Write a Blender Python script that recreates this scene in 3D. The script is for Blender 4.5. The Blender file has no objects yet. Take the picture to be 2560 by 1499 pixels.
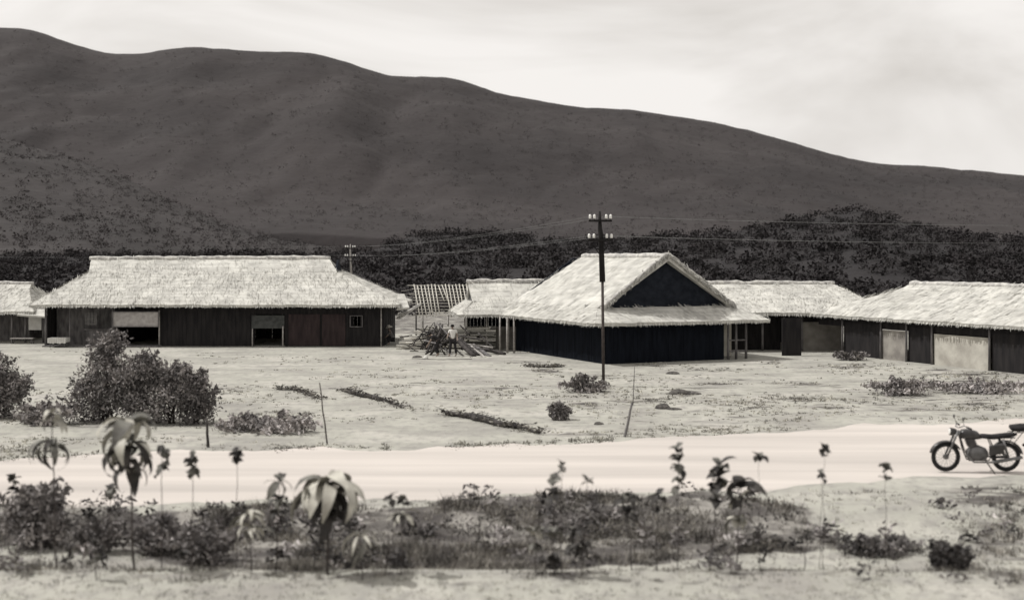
import bpy, math, random
import numpy as np
from mathutils import Vector, Matrix
random.seed(7); RNG = np.random.default_rng(11)
R = math.radians
scene = bpy.context.scene
COL = scene.collection

# ------------------------------------------------------------------ camera, light
K = 3090.0; CX = 1280.0; HY = 650.0; CH = 5.5          # focal length in px of the photo, principal column, horizon row, eye height
cam_d = bpy.data.cameras.new('camera'); cam = bpy.data.objects.new('camera', cam_d); COL.objects.link(cam)
cam.location = (0, 0, CH); cam.rotation_euler = (R(90), 0, 0)
cam_d.sensor_width = 36; cam_d.lens = K/2560*36; cam_d.shift_y = -99.5/2560
cam_d.clip_start = 0.1; cam_d.clip_end = 6000
cam_d.dof.use_dof = True; cam_d.dof.focus_distance = 72; cam_d.dof.aperture_fstop = 0.5
scene.camera = cam
SUN_EL, SUN_AZ = 55, 8          # from the left, a little from behind the houses
sd = Vector((-math.cos(R(SUN_EL))*math.cos(R(SUN_AZ)), math.cos(R(SUN_EL))*math.sin(R(SUN_AZ)), math.sin(R(SUN_EL))))
w = bpy.data.worlds.new('World'); scene.world = w; w.use_nodes = True
nt = w.node_tree; nt.nodes.clear()
def N(nt, t, **kw):
    n = nt.nodes.new(t)
    for k, v in kw.items(): setattr(n, k, v)
    return n
out = N(nt, 'ShaderNodeOutputWorld'); bg = N(nt, 'ShaderNodeBackground'); bg.inputs[1].default_value = 0.1
sky = N(nt, 'ShaderNodeTexSky', sky_type='NISHITA', sun_disc=False, sun_elevation=R(SUN_EL), sun_rotation=math.atan2(sd.x, sd.y), dust_density=4.0)
bw = N(nt, 'ShaderNodeRGBToBW'); nt.links.new(sky.outputs[0], bw.inputs[0])
tc = N(nt, 'ShaderNodeTexCoord'); mp = N(nt, 'ShaderNodeMapping'); mp.inputs['Scale'].default_value = (1.6, 1.6, 5.0)
nt.links.new(tc.outputs['Generated'], mp.inputs[0])
nz = N(nt, 'ShaderNodeTexNoise'); nz.inputs['Scale'].default_value = 2.2; nz.inputs['Detail'].default_value = 5; nz.inputs['Distortion'].default_value = 0.6
nt.links.new(mp.outputs[0], nz.inputs['Vector'])
cr = N(nt, 'ShaderNodeValToRGB')                       # thin high overcast
cr.color_ramp.elements[0].position = 0.36; cr.color_ramp.elements[0].color = (7.5, 7.15, 6.75, 1)
cr.color_ramp.elements[1].position = 0.64; cr.color_ramp.elements[1].color = (10.2, 9.85, 9.5, 1)
nt.links.new(nz.outputs[0], cr.inputs[0])
tint = N(nt, 'ShaderNodeMix', data_type='RGBA', blend_type='MULTIPLY'); tint.inputs[0].default_value = 1
tint.inputs[7].default_value = (1.0, 0.97, 0.93, 1); nt.links.new(bw.outputs[0], tint.inputs[6])
mx = N(nt, 'ShaderNodeMix', data_type='RGBA'); mx.inputs[0].default_value = 0.86
nt.links.new(tint.outputs[2], mx.inputs[6]); nt.links.new(cr.outputs[0], mx.inputs[7])
nt.links.new(mx.outputs[2], bg.inputs[0]); nt.links.new(bg.outputs[0], out.inputs[0])
sl = bpy.data.lights.new('sun', 'SUN'); sl.energy = 3.4; sl.angle = R(0.6); sl.color = (1, .98, .945)
so = bpy.data.objects.new('sun', sl); COL.objects.link(so); so.rotation_euler = (-sd).to_track_quat('-Z', 'Y').to_euler()
scene.view_settings.view_transform = 'Standard'; scene.view_settings.look = 'None'
scene.view_settings.exposure = 0.0; scene.view_settings.gamma = 1.0; scene.view_settings.use_curve_mapping = False

# ------------------------------------------------------------------ helpers
def P(px, py, Y):   return Vector(((px-CX)*Y/K, Y, CH-(py-HY)*Y/K))      # photo pixel at a depth
def G(px, py):      Y = CH*K/(py-HY); return Vector(((px-CX)*Y/K, Y, 0)) # photo pixel on level ground

def _h(i, j, s):
    n = (i*374761393 + j*668265263 + s*974634777) & 0xffffffff
    n = ((n ^ (n >> 13))*1274126177) & 0xffffffff
    return ((n ^ (n >> 16)) & 0xffff)/65535.0
def vn(x, y, s=0):
    x = np.asarray(x, float); y = np.asarray(y, float)
    i = np.floor(x).astype(np.int64); j = np.floor(y).astype(np.int64); fx = x-i; fy = y-j
    fx = fx*fx*(3-2*fx); fy = fy*fy*(3-2*fy)
    return (_h(i, j, s)*(1-fx)+_h(i+1, j, s)*fx)*(1-fy) + (_h(i, j+1, s)*(1-fx)+_h(i+1, j+1, s)*fx)*fy
def fbm(x, y, o=4, s=0):
    t = 0; a = .5; f = 1
    for k in range(o): t = t + a*vn(np.asarray(x)*f+k*17.3, np.asarray(y)*f-k*9.1, s+k); a *= .5; f *= 2.03
    return t
def ss(a, b, x): t = np.clip((np.asarray(x, float)-a)/(b-a), 0, 1); return t*t*(3-2*t)

def mat(name, c1, c2=None, scale=3.0, rough=.9, bump=0.0, bscale=None, stretch=(1, 1, 1), spec=.2, attr=False, detail=5, lo=.35, hi=.65, trans=0.0):
    m = bpy.data.materials.new(name); m.use_nodes = True; t = m.node_tree; b = t.nodes['Principled BSDF']
    b.inputs['Roughness'].default_value = rough; b.inputs['Specular IOR Level'].default_value = spec
    c2 = c2 or tuple(v*.7 for v in c1)
    co = N(t, 'ShaderNodeTexCoord'); ma = N(t, 'ShaderNodeMapping'); ma.inputs['Scale'].default_value = stretch
    t.links.new(co.outputs['Object'], ma.inputs[0])
    n = N(t, 'ShaderNodeTexNoise'); n.inputs['Scale'].default_value = scale; n.inputs['Detail'].default_value = detail
    t.links.new(ma.outputs[0], n.inputs['Vector'])
    r = N(t, 'ShaderNodeValToRGB'); r.color_ramp.elements[0].position = lo; r.color_ramp.elements[1].position = hi
    r.color_ramp.elements[0].color = (*c2, 1); r.color_ramp.elements[1].color = (*c1, 1)
    t.links.new(n.outputs[0], r.inputs[0]); last = r.outputs[0]
    if attr:
        a = N(t, 'ShaderNodeAttribute'); a.attribute_name = 'shade'
        x = N(t, 'ShaderNodeMix', data_type='RGBA', blend_type='MULTIPLY'); x.inputs[0].default_value = 1
        t.links.new(last, x.inputs[6]); t.links.new(a.outputs['Color'], x.inputs[7]); last = x.outputs[2]
    t.links.new(last, b.inputs['Base Color'])
    if bump:
        n2 = N(t, 'ShaderNodeTexNoise'); n2.inputs['Scale'].default_value = bscale or scale*4; n2.inputs['Detail'].default_value = 6
        t.links.new(ma.outputs[0], n2.inputs['Vector'])
        bp = N(t, 'ShaderNodeBump'); bp.inputs['Strength'].default_value = 1; bp.inputs['Distance'].default_value = bump
        t.links.new(n2.outputs[0], bp.inputs['Height']); t.links.new(bp.outputs[0], b.inputs['Normal'])
    return m

M = {}
M['thatch']  = mat('thatch', (.60, .588, .545), (.42, .41, .382), 1.1, bump=.03, bscale=9, stretch=(1, 1, 1), attr=True)
M['straw']   = mat('straw', (.61, .598, .556), (.45, .44, .412), 1.3, attr=True)
M['ridge']   = mat('ridge thatch', (.56, .545, .51), (.30, .29, .28), 3.5, bump=.05, bscale=10)
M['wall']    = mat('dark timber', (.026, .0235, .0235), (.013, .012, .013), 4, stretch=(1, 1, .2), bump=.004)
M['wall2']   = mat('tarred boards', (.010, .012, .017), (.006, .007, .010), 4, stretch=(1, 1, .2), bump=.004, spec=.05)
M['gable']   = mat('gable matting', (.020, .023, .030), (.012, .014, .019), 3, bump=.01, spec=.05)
M['brown']   = mat('reddish boards', (.045, .032, .032), (.025, .018, .019), 5, stretch=(1, 1, .2))
M['greywood']= mat('grey wood', (.19, .18, .178), (.09, .085, .086), 5, stretch=(1, 1, .3), bump=.005)
M['shutter'] = mat('pale shutter', (.42, .40, .385), (.30, .28, .27), 4)
M['shutter2']= mat('grey green shutter', (.075, .078, .075), (.045, .047, .046), 4)
M['panel']   = mat('pale mud panel', (.48, .46, .41), (.34, .32, .285), 1.5, bump=.01)
M['panel2']  = mat('weathered mud panel', (.33, .31, .28), (.2, .185, .17), 1.5, bump=.01)
M['bamboo']  = mat('bamboo', (.60, .58, .52), (.38, .36, .32), 6)
M['plank']   = mat('sawn plank', (.74, .72, .66), (.50, .48, .44), 3, stretch=(.4, 1, 1), attr=True)
M['log']     = mat('dark log', (.075, .068, .065), (.02, .018, .018), 4)
M['post']    = mat('pale post', (.42, .40, .38), (.24, .225, .21), 6)
M['pole']    = mat('creosoted pole', (.02, .018, .018), (.010, .009, .009), 6, stretch=(1, 1, .2))
M['polegrey']= mat('weathered steel post', (.075, .063, .058), (.04, .034, .032), 6)
M['porc']    = mat('porcelain', (.82, .81, .78), (.7, .69, .66), 5, rough=.25, spec=.5)
M['wire']    = mat('wire', (.20, .20, .20), (.12, .12, .12), 5, rough=.5)
M['bush']    = mat('bush leaves', (.27, .25, .242), (.10, .093, .092), 1.8, attr=True)
M['bark']    = mat('bark', (.07, .06, .055), (.035, .03, .03), 8)
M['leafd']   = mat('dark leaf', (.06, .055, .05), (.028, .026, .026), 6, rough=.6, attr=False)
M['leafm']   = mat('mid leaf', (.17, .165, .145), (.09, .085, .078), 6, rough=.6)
M['leafp']   = mat('pale leaf', (.50, .48, .42), (.30, .285, .25), 5, rough=.5)  # sunlit gloss painted into the tone, together with wilting and pale undersides
M['weeds']   = mat('weeds', (.23, .215, .19), (.075, .069, .066), .9, attr=True)
M['dry']     = mat('dry grass', (.40, .385, .33), (.19, .18, .165), .6, attr=True)
M['forest']  = mat('forest leaves', (.031, .0275, .0285), (.022, .020, .0205), .05, attr=True)
M['white']   = mat('white cloth', (.62, .61, .58), (.5, .49, .46), 3)
M['rubber']  = mat('tyre rubber', (.025, .024, .025), (.015, .015, .015), 6, rough=.8)
M['paint']   = mat('dark enamel', (.05, .046, .046), (.02, .018, .018), 6, rough=.3, spec=.5)
M['chrome']  = mat('dull chrome', (.15, .145, .145), (.07, .068, .068), 6, rough=.35, spec=.7)
M['skin']    = mat('skin', (.24, .19, .16), (.2, .155, .13), 5, rough=.6)
M['shirtw']  = mat('white shirt', (.70, .68, .65), (.55, .54, .51), 6)
M['cloth']   = mat('dark cloth', (.03, .028, .03), (.018, .017, .018), 6)
M['clothg']  = mat('grey cloth', (.16, .155, .15), (.1, .095, .095), 6)
M['hair']    = mat('black hair', (.012, .011, .012), (.008, .008, .008), 20)
M['hat']     = mat('straw hat', (.55, .53, .48), (.4, .38, .34), 20)
M['soil']    = mat('dug soil', (.13, .12, .11), (.045, .042, .04), 6, bump=.04)

def mesh(name, V, F, m=None, shade=None, smooth=False):
    me = bpy.data.meshes.new(name); me.from_pydata([tuple(v) for v in V], [], [tuple(f) for f in F]); me.update()
    if m: me.materials.append(m)
    if shade is not None:
        a = me.attributes.new('shade', 'FLOAT_COLOR', 'FACE')
        s = np.ones((len(me.polygons), 4), np.float32); s[:, :3] = np.asarray(shade, np.float32).reshape(-1, 1)
        a.data.foreach_set('color', s.ravel())
    if smooth: me.polygons.foreach_set('use_smooth', [True]*len(me.polygons))
    return me
def wloc(o):
    v = Vector((0, 0, 0))
    while o: v += o.location; o = o.parent
    return v
def link(name, me, parent=None, loc=None):
    o = bpy.data.objects.new(name, me); COL.objects.link(o)
    if parent: o.parent = parent
    if loc is not None: o.location = loc
    return o
def tag(o, label=None, cat=None, group=None, kind=None):
    if label: o['label'] = label
    if cat: o['category'] = cat
    if group: o['group'] = group
    if kind: o['kind'] = kind
    return o
def thing(name, label, cat, loc, group=None):
    o = link(name, None, None, Vector(loc)); o.empty_display_size = .3; return tag(o, label, cat, group)

class MB:
    def __init__(s): s.V = []; s.F = []; s.S = []
    def add(s, V, F, sh=1.0):
        n = len(s.V); s.V += [Vector(v) for v in V]; s.F += [tuple(i+n for i in f) for f in F]; s.S += [sh]*len(F)
    def box(s, c, ex, ey, ez, sh=1.0):          # centre and three half-axis vectors
        c = Vector(c); ex = Vector(ex); ey = Vector(ey); ez = Vector(ez)
        V = [c+a*ex+b*ey+d*ez for d in (-1, 1) for a, b in ((-1, -1), (1, -1), (1, 1), (-1, 1))]
        s.add(V, [(3, 2, 1, 0), (4, 5, 6, 7), (0, 1, 5, 4), (1, 2, 6, 5), (2, 3, 7, 6), (3, 0, 4, 7)], sh)
    def tube(s, pts, rad, n=6, sh=1.0, cap=True):
        pts = [Vector(p) for p in pts]; rad = rad if isinstance(rad, (list, tuple)) else [rad]*len(pts)
        V = []; F = []
        for i, p in enumerate(pts):
            d = (pts[min(i+1, len(pts)-1)]-pts[max(i-1, 0)]).normalized()
            u = d.cross(Vector((0, 0, 1)) if abs(d.z) < .9 else Vector((1, 0, 0))).normalized(); v = d.cross(u)
            for k in range(n): a = 2*math.pi*k/n; V.append(p+rad[i]*(math.cos(a)*u+math.sin(a)*v))
        for i in range(len(pts)-1):
            for k in range(n): F.append((i*n+k, i*n+(k+1) % n, (i+1)*n+(k+1) % n, (i+1)*n+k))
        if cap: F.append(tuple(range(n-1, -1, -1))); F.append(tuple((len(pts)-1)*n+k for k in range(n)))
        s.add(V, F, sh)
    def lathe(s, c, prof, n=12, axis=(0, 0, 1), sh=1.0):     # prof: (radius, height)
        ax = Vector(axis).normalized(); u = ax.cross(Vector((0, 1, 0)) if abs(ax.y) < .9 else Vector((1, 0, 0))).normalized(); v = ax.cross(u)
        V = []; F = []; c = Vector(c)
        for r, h in prof:
            for k in range(n): a = 2*math.pi*k/n; V.append(c+ax*h+r*(math.cos(a)*u+math.sin(a)*v))
        for i in range(len(prof)-1):
            for k in range(n): F.append((i*n+k, i*n+(k+1) % n, (i+1)*n+(k+1) % n, (i+1)*n+k))
        F.append(tuple(range(n-1, -1, -1))); F.append(tuple((len(prof)-1)*n+k for k in range(n)))
        s.add(V, F, sh)
    def torus(s, c, R0, r, axis=(0, 1, 0), n=28, m=8):
        ax = Vector(axis).normalized(); u = ax.cross(Vector((0, 0, 1))).normalized(); v = ax.cross(u); c = Vector(c); V = []; F = []
        for i in range(n):
            a = 2*math.pi*i/n; d = math.cos(a)*u+math.sin(a)*v
            for k in range(m): b = 2*math.pi*k/m; V.append(c+d*(R0+r*math.cos(b))+ax*(r*math.sin(b)))
        for i in range(n):
            for k in range(m): F.append((i*m+k, ((i+1) % n)*m+k, ((i+1) % n)*m+(k+1) % m, i*m+(k+1) % m))
        s.add(V, F)
    def build(s, name, m, parent=None, smooth=False, loc=None, kind=None):
        off = wloc(parent) if parent else Vector(loc or (0, 0, 0))
        sh = s.S if any(x != 1.0 for x in s.S) or any(n.type == 'ATTRIBUTE' for n in m.node_tree.nodes) else None
        me = mesh(name, [v-off for v in s.V], s.F, m, sh, smooth)
        o = link(name, me, parent, None if parent else off)
        if kind: o['kind'] = kind
        return o

# quads from arrays: centre, length axis, width axis -> single-sided strips (fast path for straw, blades, leaves)
def cards(name, C, A, B, sh, m, parent=None, kind='stuff', tri=False, label=None, cat=None):
    off = np.array(wloc(parent)) if parent else np.zeros(3)
    C = C-off; n = len(C)
    if tri: V = np.stack([C-B, C+B, C+A], 1); k = 3
    else: V = np.stack([C-A-B*.8, C-A*.2-B, C+A-B*.25, C+A+B*.25, C-A*.2+B, C-A+B*.8], 1); k = 6
    me = bpy.data.meshes.new(name); me.vertices.add(n*k); me.vertices.foreach_set('co', V.astype(np.float32).ravel())
    me.loops.add(n*k); me.loops.foreach_set('vertex_index', np.arange(n*k, dtype=np.int32))
    me.polygons.add(n); me.polygons.foreach_set('loop_start', np.arange(0, n*k, k, dtype=np.int32))
    me.update(calc_edges=True); me.materials.append(m)
    a = me.attributes.new('shade', 'FLOAT_COLOR', 'FACE'); s = np.ones((n, 4), np.float32); s[:, :3] = np.asarray(sh, np.float32).reshape(-1, 1)
    a.data.foreach_set('color', s.ravel())
    o = link(name, me, parent)
    if kind: o['kind'] = kind
    if label: o['label'] = label
    if cat: o['category'] = cat
    return o

# ------------------------------------------------------------------ ground relief and plant cover
def gz(x, y):
    x = np.asarray(x, float); y = np.asarray(y, float)
    u = (fbm(x*.25, y*.25, 3, 5)-.45)*.16*ss(62, 50, y)*ss(17, 20, y)
    road = ss(27.2, 28.6, y)*ss(42, 39.5, y)
    u = u*(1-.8*road)
    ditch = -.28*ss(21.6, 23.4, y)*ss(27.6, 26.2, y)*ss(22, 12, x)
    mound = 3.6*ss(16.5, -4, y)
    return u+ditch+mound
def gzf(x, y): return float(gz(x, y))
T_TOP = ([-400, 0, 200, 330, 700, 1000, 1200, 1340, 1500, 1700, 1900, 2000, 2140], [1250, 1240, 1262, 1262, 1262, 1255, 1232, 1222, 1232, 1232, 1245, 1270, 1335])
T_BOT = ([-400, 0, 330, 420, 560, 700, 1000, 1250, 1450, 1640, 1900, 2140], [1330, 1330, 1335, 1372, 1402, 1418, 1414, 1398, 1390, 1366, 1345, 1342])
BL = [(1470, 972, 60, 14, .75), (650, 1050, 100, 28, .42), (570, 1068, 60, 14, .5), (1700, 985, 50, 14, .6), (1600, 1000, 120, 10, .5), (1450, 1010, 70, 8, .5), (1780, 960, 90, 7, .5), (2000, 1000, 140, 8, .55), (2300, 1025, 120, 8, .55), (2420, 935, 120, 8, .6), (1650, 915, 80, 5, .5), (1480, 1085, 140, 7, .5), (1050, 960, 60, 5, .4), (1200, 1000, 90, 6, .35), (1640, 1030, 60, 18, .35),
      (2240, 965, 60, 20, .55), (2430, 960, 120, 26, .5), (2440, 1010, 160, 20, .45), (1900, 1010, 90, 18, .42), (1700, 1090, 220, 16, .32), (1360, 925, 60, 10, .55),
      (2120, 915, 60, 7, .7), (1340, 1075, 60, 14, .35), (2470, 1240, 140, 34, .62), (2500, 1310, 120, 60, .6), (2210, 1335, 95, 12, .9), (2140, 1240, 60, 20, .3),
      (2390, 1385, 60, 28, .9), (1930, 1395, 24, 14, .6), (2100, 1410, 24, 8, .6), (130, 1400, 220, 50, .42), (420, 1430, 160, 30, .38), (900, 1440, 300, 14, .35),
      (1400, 1440, 160, 24, .4), (1800, 1410, 160, 40, .34), (60, 1130, 140, 8, .35), (250, 1060, 200, 16, .4), (30, 1040, 60, 16, .5), (2500, 1430, 120, 30, .5),
      (2150, 1430, 160, 20, .3), (1560, 1080, 30, 20, .4), (1750, 1010, 500, 90, .24), (2300, 990, 400, 70, .28), (400, 1000, 300, 60, .16), (1150, 1000, 300, 80, .14), (2010, 960, 120, 8, .5), (1550, 940, 90, 7, .45), (1800, 925, 80, 6, .45), (2080, 1020, 100, 9, .5), (1250, 970, 60, 6, .4), (560, 980, 50, 6, .4), (2350, 925, 60, 6, .5), (1960, 1050, 110, 8, .42), (1930, 905, 30, 7, .6),
      (350, 893, 60, 4, .4), (1330, 905, 90, 6, .4)]
def cover(x, y):
    x = np.asarray(x, float); y = np.maximum(np.asarray(y, float), 1.0)
    px = CX+K*x/y; py = HY+CH*K/y
    top = np.interp(px, *T_TOP); bot = np.interp(px, *T_BOT)
    j = (fbm(x*1.1, y*1.1, 3, 3)-.45)*46
    c = ss(-8, 12, py+j-top)*ss(10, -8, py+j*.6-bot)*(px < 2140)*.95
    for cx, cy, rx, ry, a in BL:
        c = np.maximum(c, a*np.exp(-((px-cx)/rx)**2-((py-cy)/ry)**2))
    c = np.where(y < 19.5, .3, c)
    c = np.where((y > 92), .55, c)
    c = np.where((y > 75) & (y <= 92) & ((px < -60) | (px > 2700)), .3, c)
    return c
def road_mask(x, y):
    px = CX+K*x/np.maximum(y, 1); py = HY+CH*K/np.maximum(y, 1)
    return (py > np.interp(px, *E_FAR)) & (py < np.interp(px, *E_NEAR))
E_FAR = ([-2500, -700, 0, 300, 820, 1200, 1500, 1800, 2150, 2560, 3300, 5000], [1190, 1165, 1150, 1135, 1122, 1116, 1103, 1088, 1062, 1052, 1046, 1040])
E_NEAR = ([-2500, -700, 0, 250, 700, 1000, 1200, 1500, 1900, 2050, 2280, 2560, 3300, 5000], [1300, 1275, 1262, 1262, 1256, 1250, 1236, 1226, 1222, 1214, 1190, 1186, 1180, 1170])

# ground sheet
xs = np.concatenate([-np.geomspace(2500, 46, 26), np.arange(-45, 45.01, .3), np.geomspace(46, 2500, 26)])
ys = np.concatenate([-np.geomspace(600, 2, 12), np.arange(0, 17, 1.0), np.arange(17, 48, .2), np.arange(48, 96, .5), np.geomspace(97, 3200, 34)])
XX, YY = np.meshgrid(xs, ys); ZZ = gz(XX, YY)-ss(200, 3200, YY)*0.0
nx = len(xs); V = np.stack([XX.ravel(), YY.ravel(), ZZ.ravel()], 1)
idx = np.arange(nx*len(ys)).reshape(len(ys), nx)
F = np.stack([idx[:-1, :-1].ravel(), idx[:-1, 1:].ravel(), idx[1:, 1:].ravel(), idx[1:, :-1].ravel()], 1)
gm = bpy.data.materials.new('sandy ground'); gm.use_nodes = True; t = gm.node_tree; b = t.nodes['Principled BSDF']
b.inputs['Roughness'].default_value = .95; b.inputs['Specular IOR Level'].default_value = .1
co = N(t, 'ShaderNodeTexCoord')
def noise(sc, det=6, st=(1, 1, 1), dist=0.0):
    ma = N(t, 'ShaderNodeMapping'); ma.inputs['Scale'].default_value = st; t.links.new(co.outputs['Object'], ma.inputs[0])
    n = N(t, 'ShaderNodeTexNoise'); n.inputs['Scale'].default_value = sc; n.inputs['Detail'].default_value = det; n.inputs['Distortion'].default_value = dist
    t.links.new(ma.outputs[0], n.inputs['Vector']); return n.outputs[0]
def ramp(src, *st):
    r = N(t, 'ShaderNodeValToRGB')
    while len(r.color_ramp.elements) < len(st): r.color_ramp.elements.new(.5)
    for e, (p, c) in zip(r.color_ramp.elements, st): e.position = p; e.color = (*c, 1) if len(c) == 3 else c
    t.links.new(src, r.inputs[0]); return r.outputs[0]
def math_(op, a, b2):
    n = N(t, 'ShaderNodeMath', operation=op)
    for i, v in enumerate((a, b2)):
        if isinstance(v, (int, float)): n.inputs[i].default_value = v
        else: t.links.new(v, n.inputs[i])
    return n.outputs[0]
def mixc(f, a, b2, bt='MIX'):
    n = N(t, 'ShaderNodeMix', data_type='RGBA', blend_type=bt)
    for i, v in ((0, f), (6, a), (7, b2)):
        if isinstance(v, (int, float)): n.inputs[i].default_value = v
        elif isinstance(v, tuple): n.inputs[i].default_value = (*v, 1)
        else: t.links.new(v, n.inputs[i])
    return n.outputs[2]
sand = ramp(noise(.35, 6), (.3, (.285, .272, .250)), (.5, (.365, .358, .318)), (.7, (.43, .412, .375)))
sand = mixc(ramp(noise(3.0, 6, (1, .6, 1)), (.48, (0, 0, 0)), (.70, (.7, .7, .7))), sand, (.235, .225, .212))
sand = mixc(ramp(noise(.8, 7, (.35, 1, 1), .5), (.50, (0, 0, 0)), (.66, (.6, .6, .6))), sand, (.24, .23, .215))
sand = mixc(ramp(noise(22, 3), (.62, (0, 0, 0)), (.76, (.4, .4, .4))), sand, (.22, .205, .195))
at = N(t, 'ShaderNodeAttribute'); at.attribute_name = 'cover'
cv = math_('ADD', at.outputs['Fac'], math_('MULTIPLY', math_('SUBTRACT', noise(1.5, 9, (.55, 1, 1)), .5), 1.7))
cm = N(t, 'ShaderNodeMapRange', interpolation_type='SMOOTHSTEP'); cm.inputs[1].default_value = .26; cm.inputs[2].default_value = .62; t.links.new(cv, cm.inputs[0])
veg = ramp(noise(1.3, 9, (.6, 1, 1)), (.34, (.06, .054, .053)), (.50, (.115, .107, .10)), (.60, (.27, .256, .235)))
col = mixc(cm.outputs[0], sand, veg)
t.links.new(col, b.inputs['Base Color'])
bp = N(t, 'ShaderNodeBump'); bp.inputs['Distance'].default_value = .05; t.links.new(noise(5, 8), bp.inputs['Height']); t.links.new(bp.outputs[0], b.inputs['Normal'])
me = mesh('ground', V, F, gm, None, True)
a = me.attributes.new('cover', 'FLOAT', 'POINT'); a.data.foreach_set('value', cover(XX, YY).astype(np.float32).ravel())
tag(link('ground', me), kind='structure')

# road: a pale packed-earth sheet, edges broken up by noise
rx_ = np.arange(-60, 75, .2); nv = 46; RV = []
E2 = lambda tab, x0: None
def edge_y(tab, X):     # ground Y where the road edge crosses X
    Y = np.full_like(X, 33.0)
    for _ in range(12): Y = CH*K/(np.interp(CX+K*X/Y, *tab)-HY)
    return Y
yf = edge_y(E_FAR, rx_)+(fbm(rx_*.7, rx_*0+3, 6, 21)-.47)*2.2; yn = edge_y(E_NEAR, rx_)-(fbm(rx_*.7, rx_*0+8, 6, 22)-.47)*1.9
vv = np.linspace(0, 1, nv)[:, None]; RX = np.repeat(rx_[None], nv, 0); RY = yn[None]*(1-vv)+yf[None]*vv
RZ = gz(RX, RY)+.006+.05*np.minimum(vv, 1-vv)**.5*1.0
RZ[0] -= .03; RZ[-1] -= .03
idx = np.arange(nv*len(rx_)).reshape(nv, -1)
F = np.stack([idx[:-1, :-1].ravel(), idx[:-1, 1:].ravel(), idx[1:, 1:].ravel(), idx[1:, :-1].ravel()], 1)
rm = mat('packed earth', (.55, .505, .468), (.41, .378, .352), .8, bump=.015, bscale=3, stretch=(.07, 1, 1), lo=.3, hi=.66, detail=8)
tag(link('road', mesh('road', np.stack([RX.ravel(), RY.ravel(), RZ.ravel()], 1), F, rm, None, True)), kind='structure')

# ------------------------------------------------------------------ hills
def hill(name, prof, Y0, Y1, Yc, m, amp, u0=-1500, u1=4100, nu=300, nvv=60, seed=0, floor=-2):
    us = np.linspace(u0, u1, nu); D = np.concatenate([np.linspace(Y0, Yc, nvv), np.linspace(Yc, Y1, nvv//2)[1:]])
    py = np.interp(us, *prof); zc = CH-(py-HY)*Yc/K
    U, DD = np.meshgrid(us, D); X = (U-CX)/K*DD
    s = np.where(DD <= Yc, ss(Y0-.25*(Yc-Y0), Yc+.12*(Yc-Y0), DD), 1-.5*ss(Yc, Y1, DD)); s = s/s[nvv-1].max()
    s = np.minimum(s, 1); Z = floor*(1-s)+zc[None]*s
    rid = (1-abs(2*fbm(X/(Yc*.10), DD/(Yc*.28), 4, seed)-1))
    e = ss(Y0, Y0+.3*(Yc-Y0), DD)*(1-ss(Yc*.86, Yc, DD)*.97)
    Z = Z-(rid-.3)*amp*e*np.clip(zc/ max(zc.max(), 1), .15, 1)[None]
    Z = Z+(fbm(X/(Yc*.012), DD/(Yc*.012), 3, seed+9)-.45)*Yc*.0022
    Z = np.where(DD <= Y0, floor, Z)
    n = len(us); idx = np.arange(n*len(D)).reshape(len(D), n)
    F = np.stack([idx[:-1, :-1].ravel(), idx[:-1, 1:].ravel(), idx[1:, 1:].ravel(), idx[1:, :-1].ravel()], 1)
    tag(link(name, mesh(name, np.stack([X.ravel(), DD.ravel(), Z.ravel()], 1), F, m, None, True)), kind='structure')
    return X, DD, Z
S1 = 1.016
mp_ = [(-700, 40), (-300, 60), (0, 68), (80, 72), (140, 95), (200, 115), (270, 132), (350, 133), (420, 118), (490, 115), (560, 122), (650, 128), (740, 128), (800, 135), (860, 155), (920, 178), (980, 190), (1050, 189), (1110, 190), (1150, 203), (1230, 230), (1310, 245), (1400, 262), (1500, 268), (1560, 271), (1650, 285), (1760, 300), (1830, 318), (1900, 335), (1980, 360), (2060, 383), (2120, 397), (2200, 405), (2300, 410), (2400, 420), (2520, 432), (2900, 470), (4000, 540)]
uu = np.linspace(-1500, 4100, 500)
mprof = (uu, np.interp(uu, [p[0]*S1 for p in mp_], [p[1]*S1 for p in mp_]))
mprof = (uu, np.convolve(np.pad(mprof[1], 3, mode='edge'), np.ones(7)/7, 'valid'))
mm = mat('mountain scrub', (.041, .0355, .0355), (.027, .0235, .024), .008, bump=.7, bscale=.16, detail=8)  # distance haze put into the colour: paler than the foothill
MX, MD, MZ = hill('mountain', mprof, 640, 1900, 1250, mm, 34, seed=31, nu=420, nvv=110)
sp = ([-1500, -400, 0, 150, 300, 430, 560, 700, 1000, 4100], [250, 300, 345, 385, 440, 505, 560, 600, 640, 650])
sm = mat('hill spur scrub', (.043, .038, .038), (.028, .025, .025), .012, bump=.6, bscale=.25, detail=8)
SX, SD, SZ = hill('hill_spur', sp, 300, 1000, 640, sm, 14, u1=1500, seed=52, nu=200)
fp = ([-1500, 0, 500, 800, 900, 960, 1030, 1150, 1300, 1450, 1600, 1700, 1850, 2000, 2070, 2130, 2200, 2330, 2560, 4100], [600, 640, 636, 640, 634, 616, 592, 584, 592, 604, 600, 590, 576, 556, 532, 524, 538, 574, 602, 610])
fm = mat('foothill scrub', (.022, .0195, .0205), (.015, .0135, .0145), .05, bump=.5, bscale=.6, detail=8)
FX, FD, FZ = hill('foothill', fp, 120, 560, 330, fm, 3, seed=77, nu=300)

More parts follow.
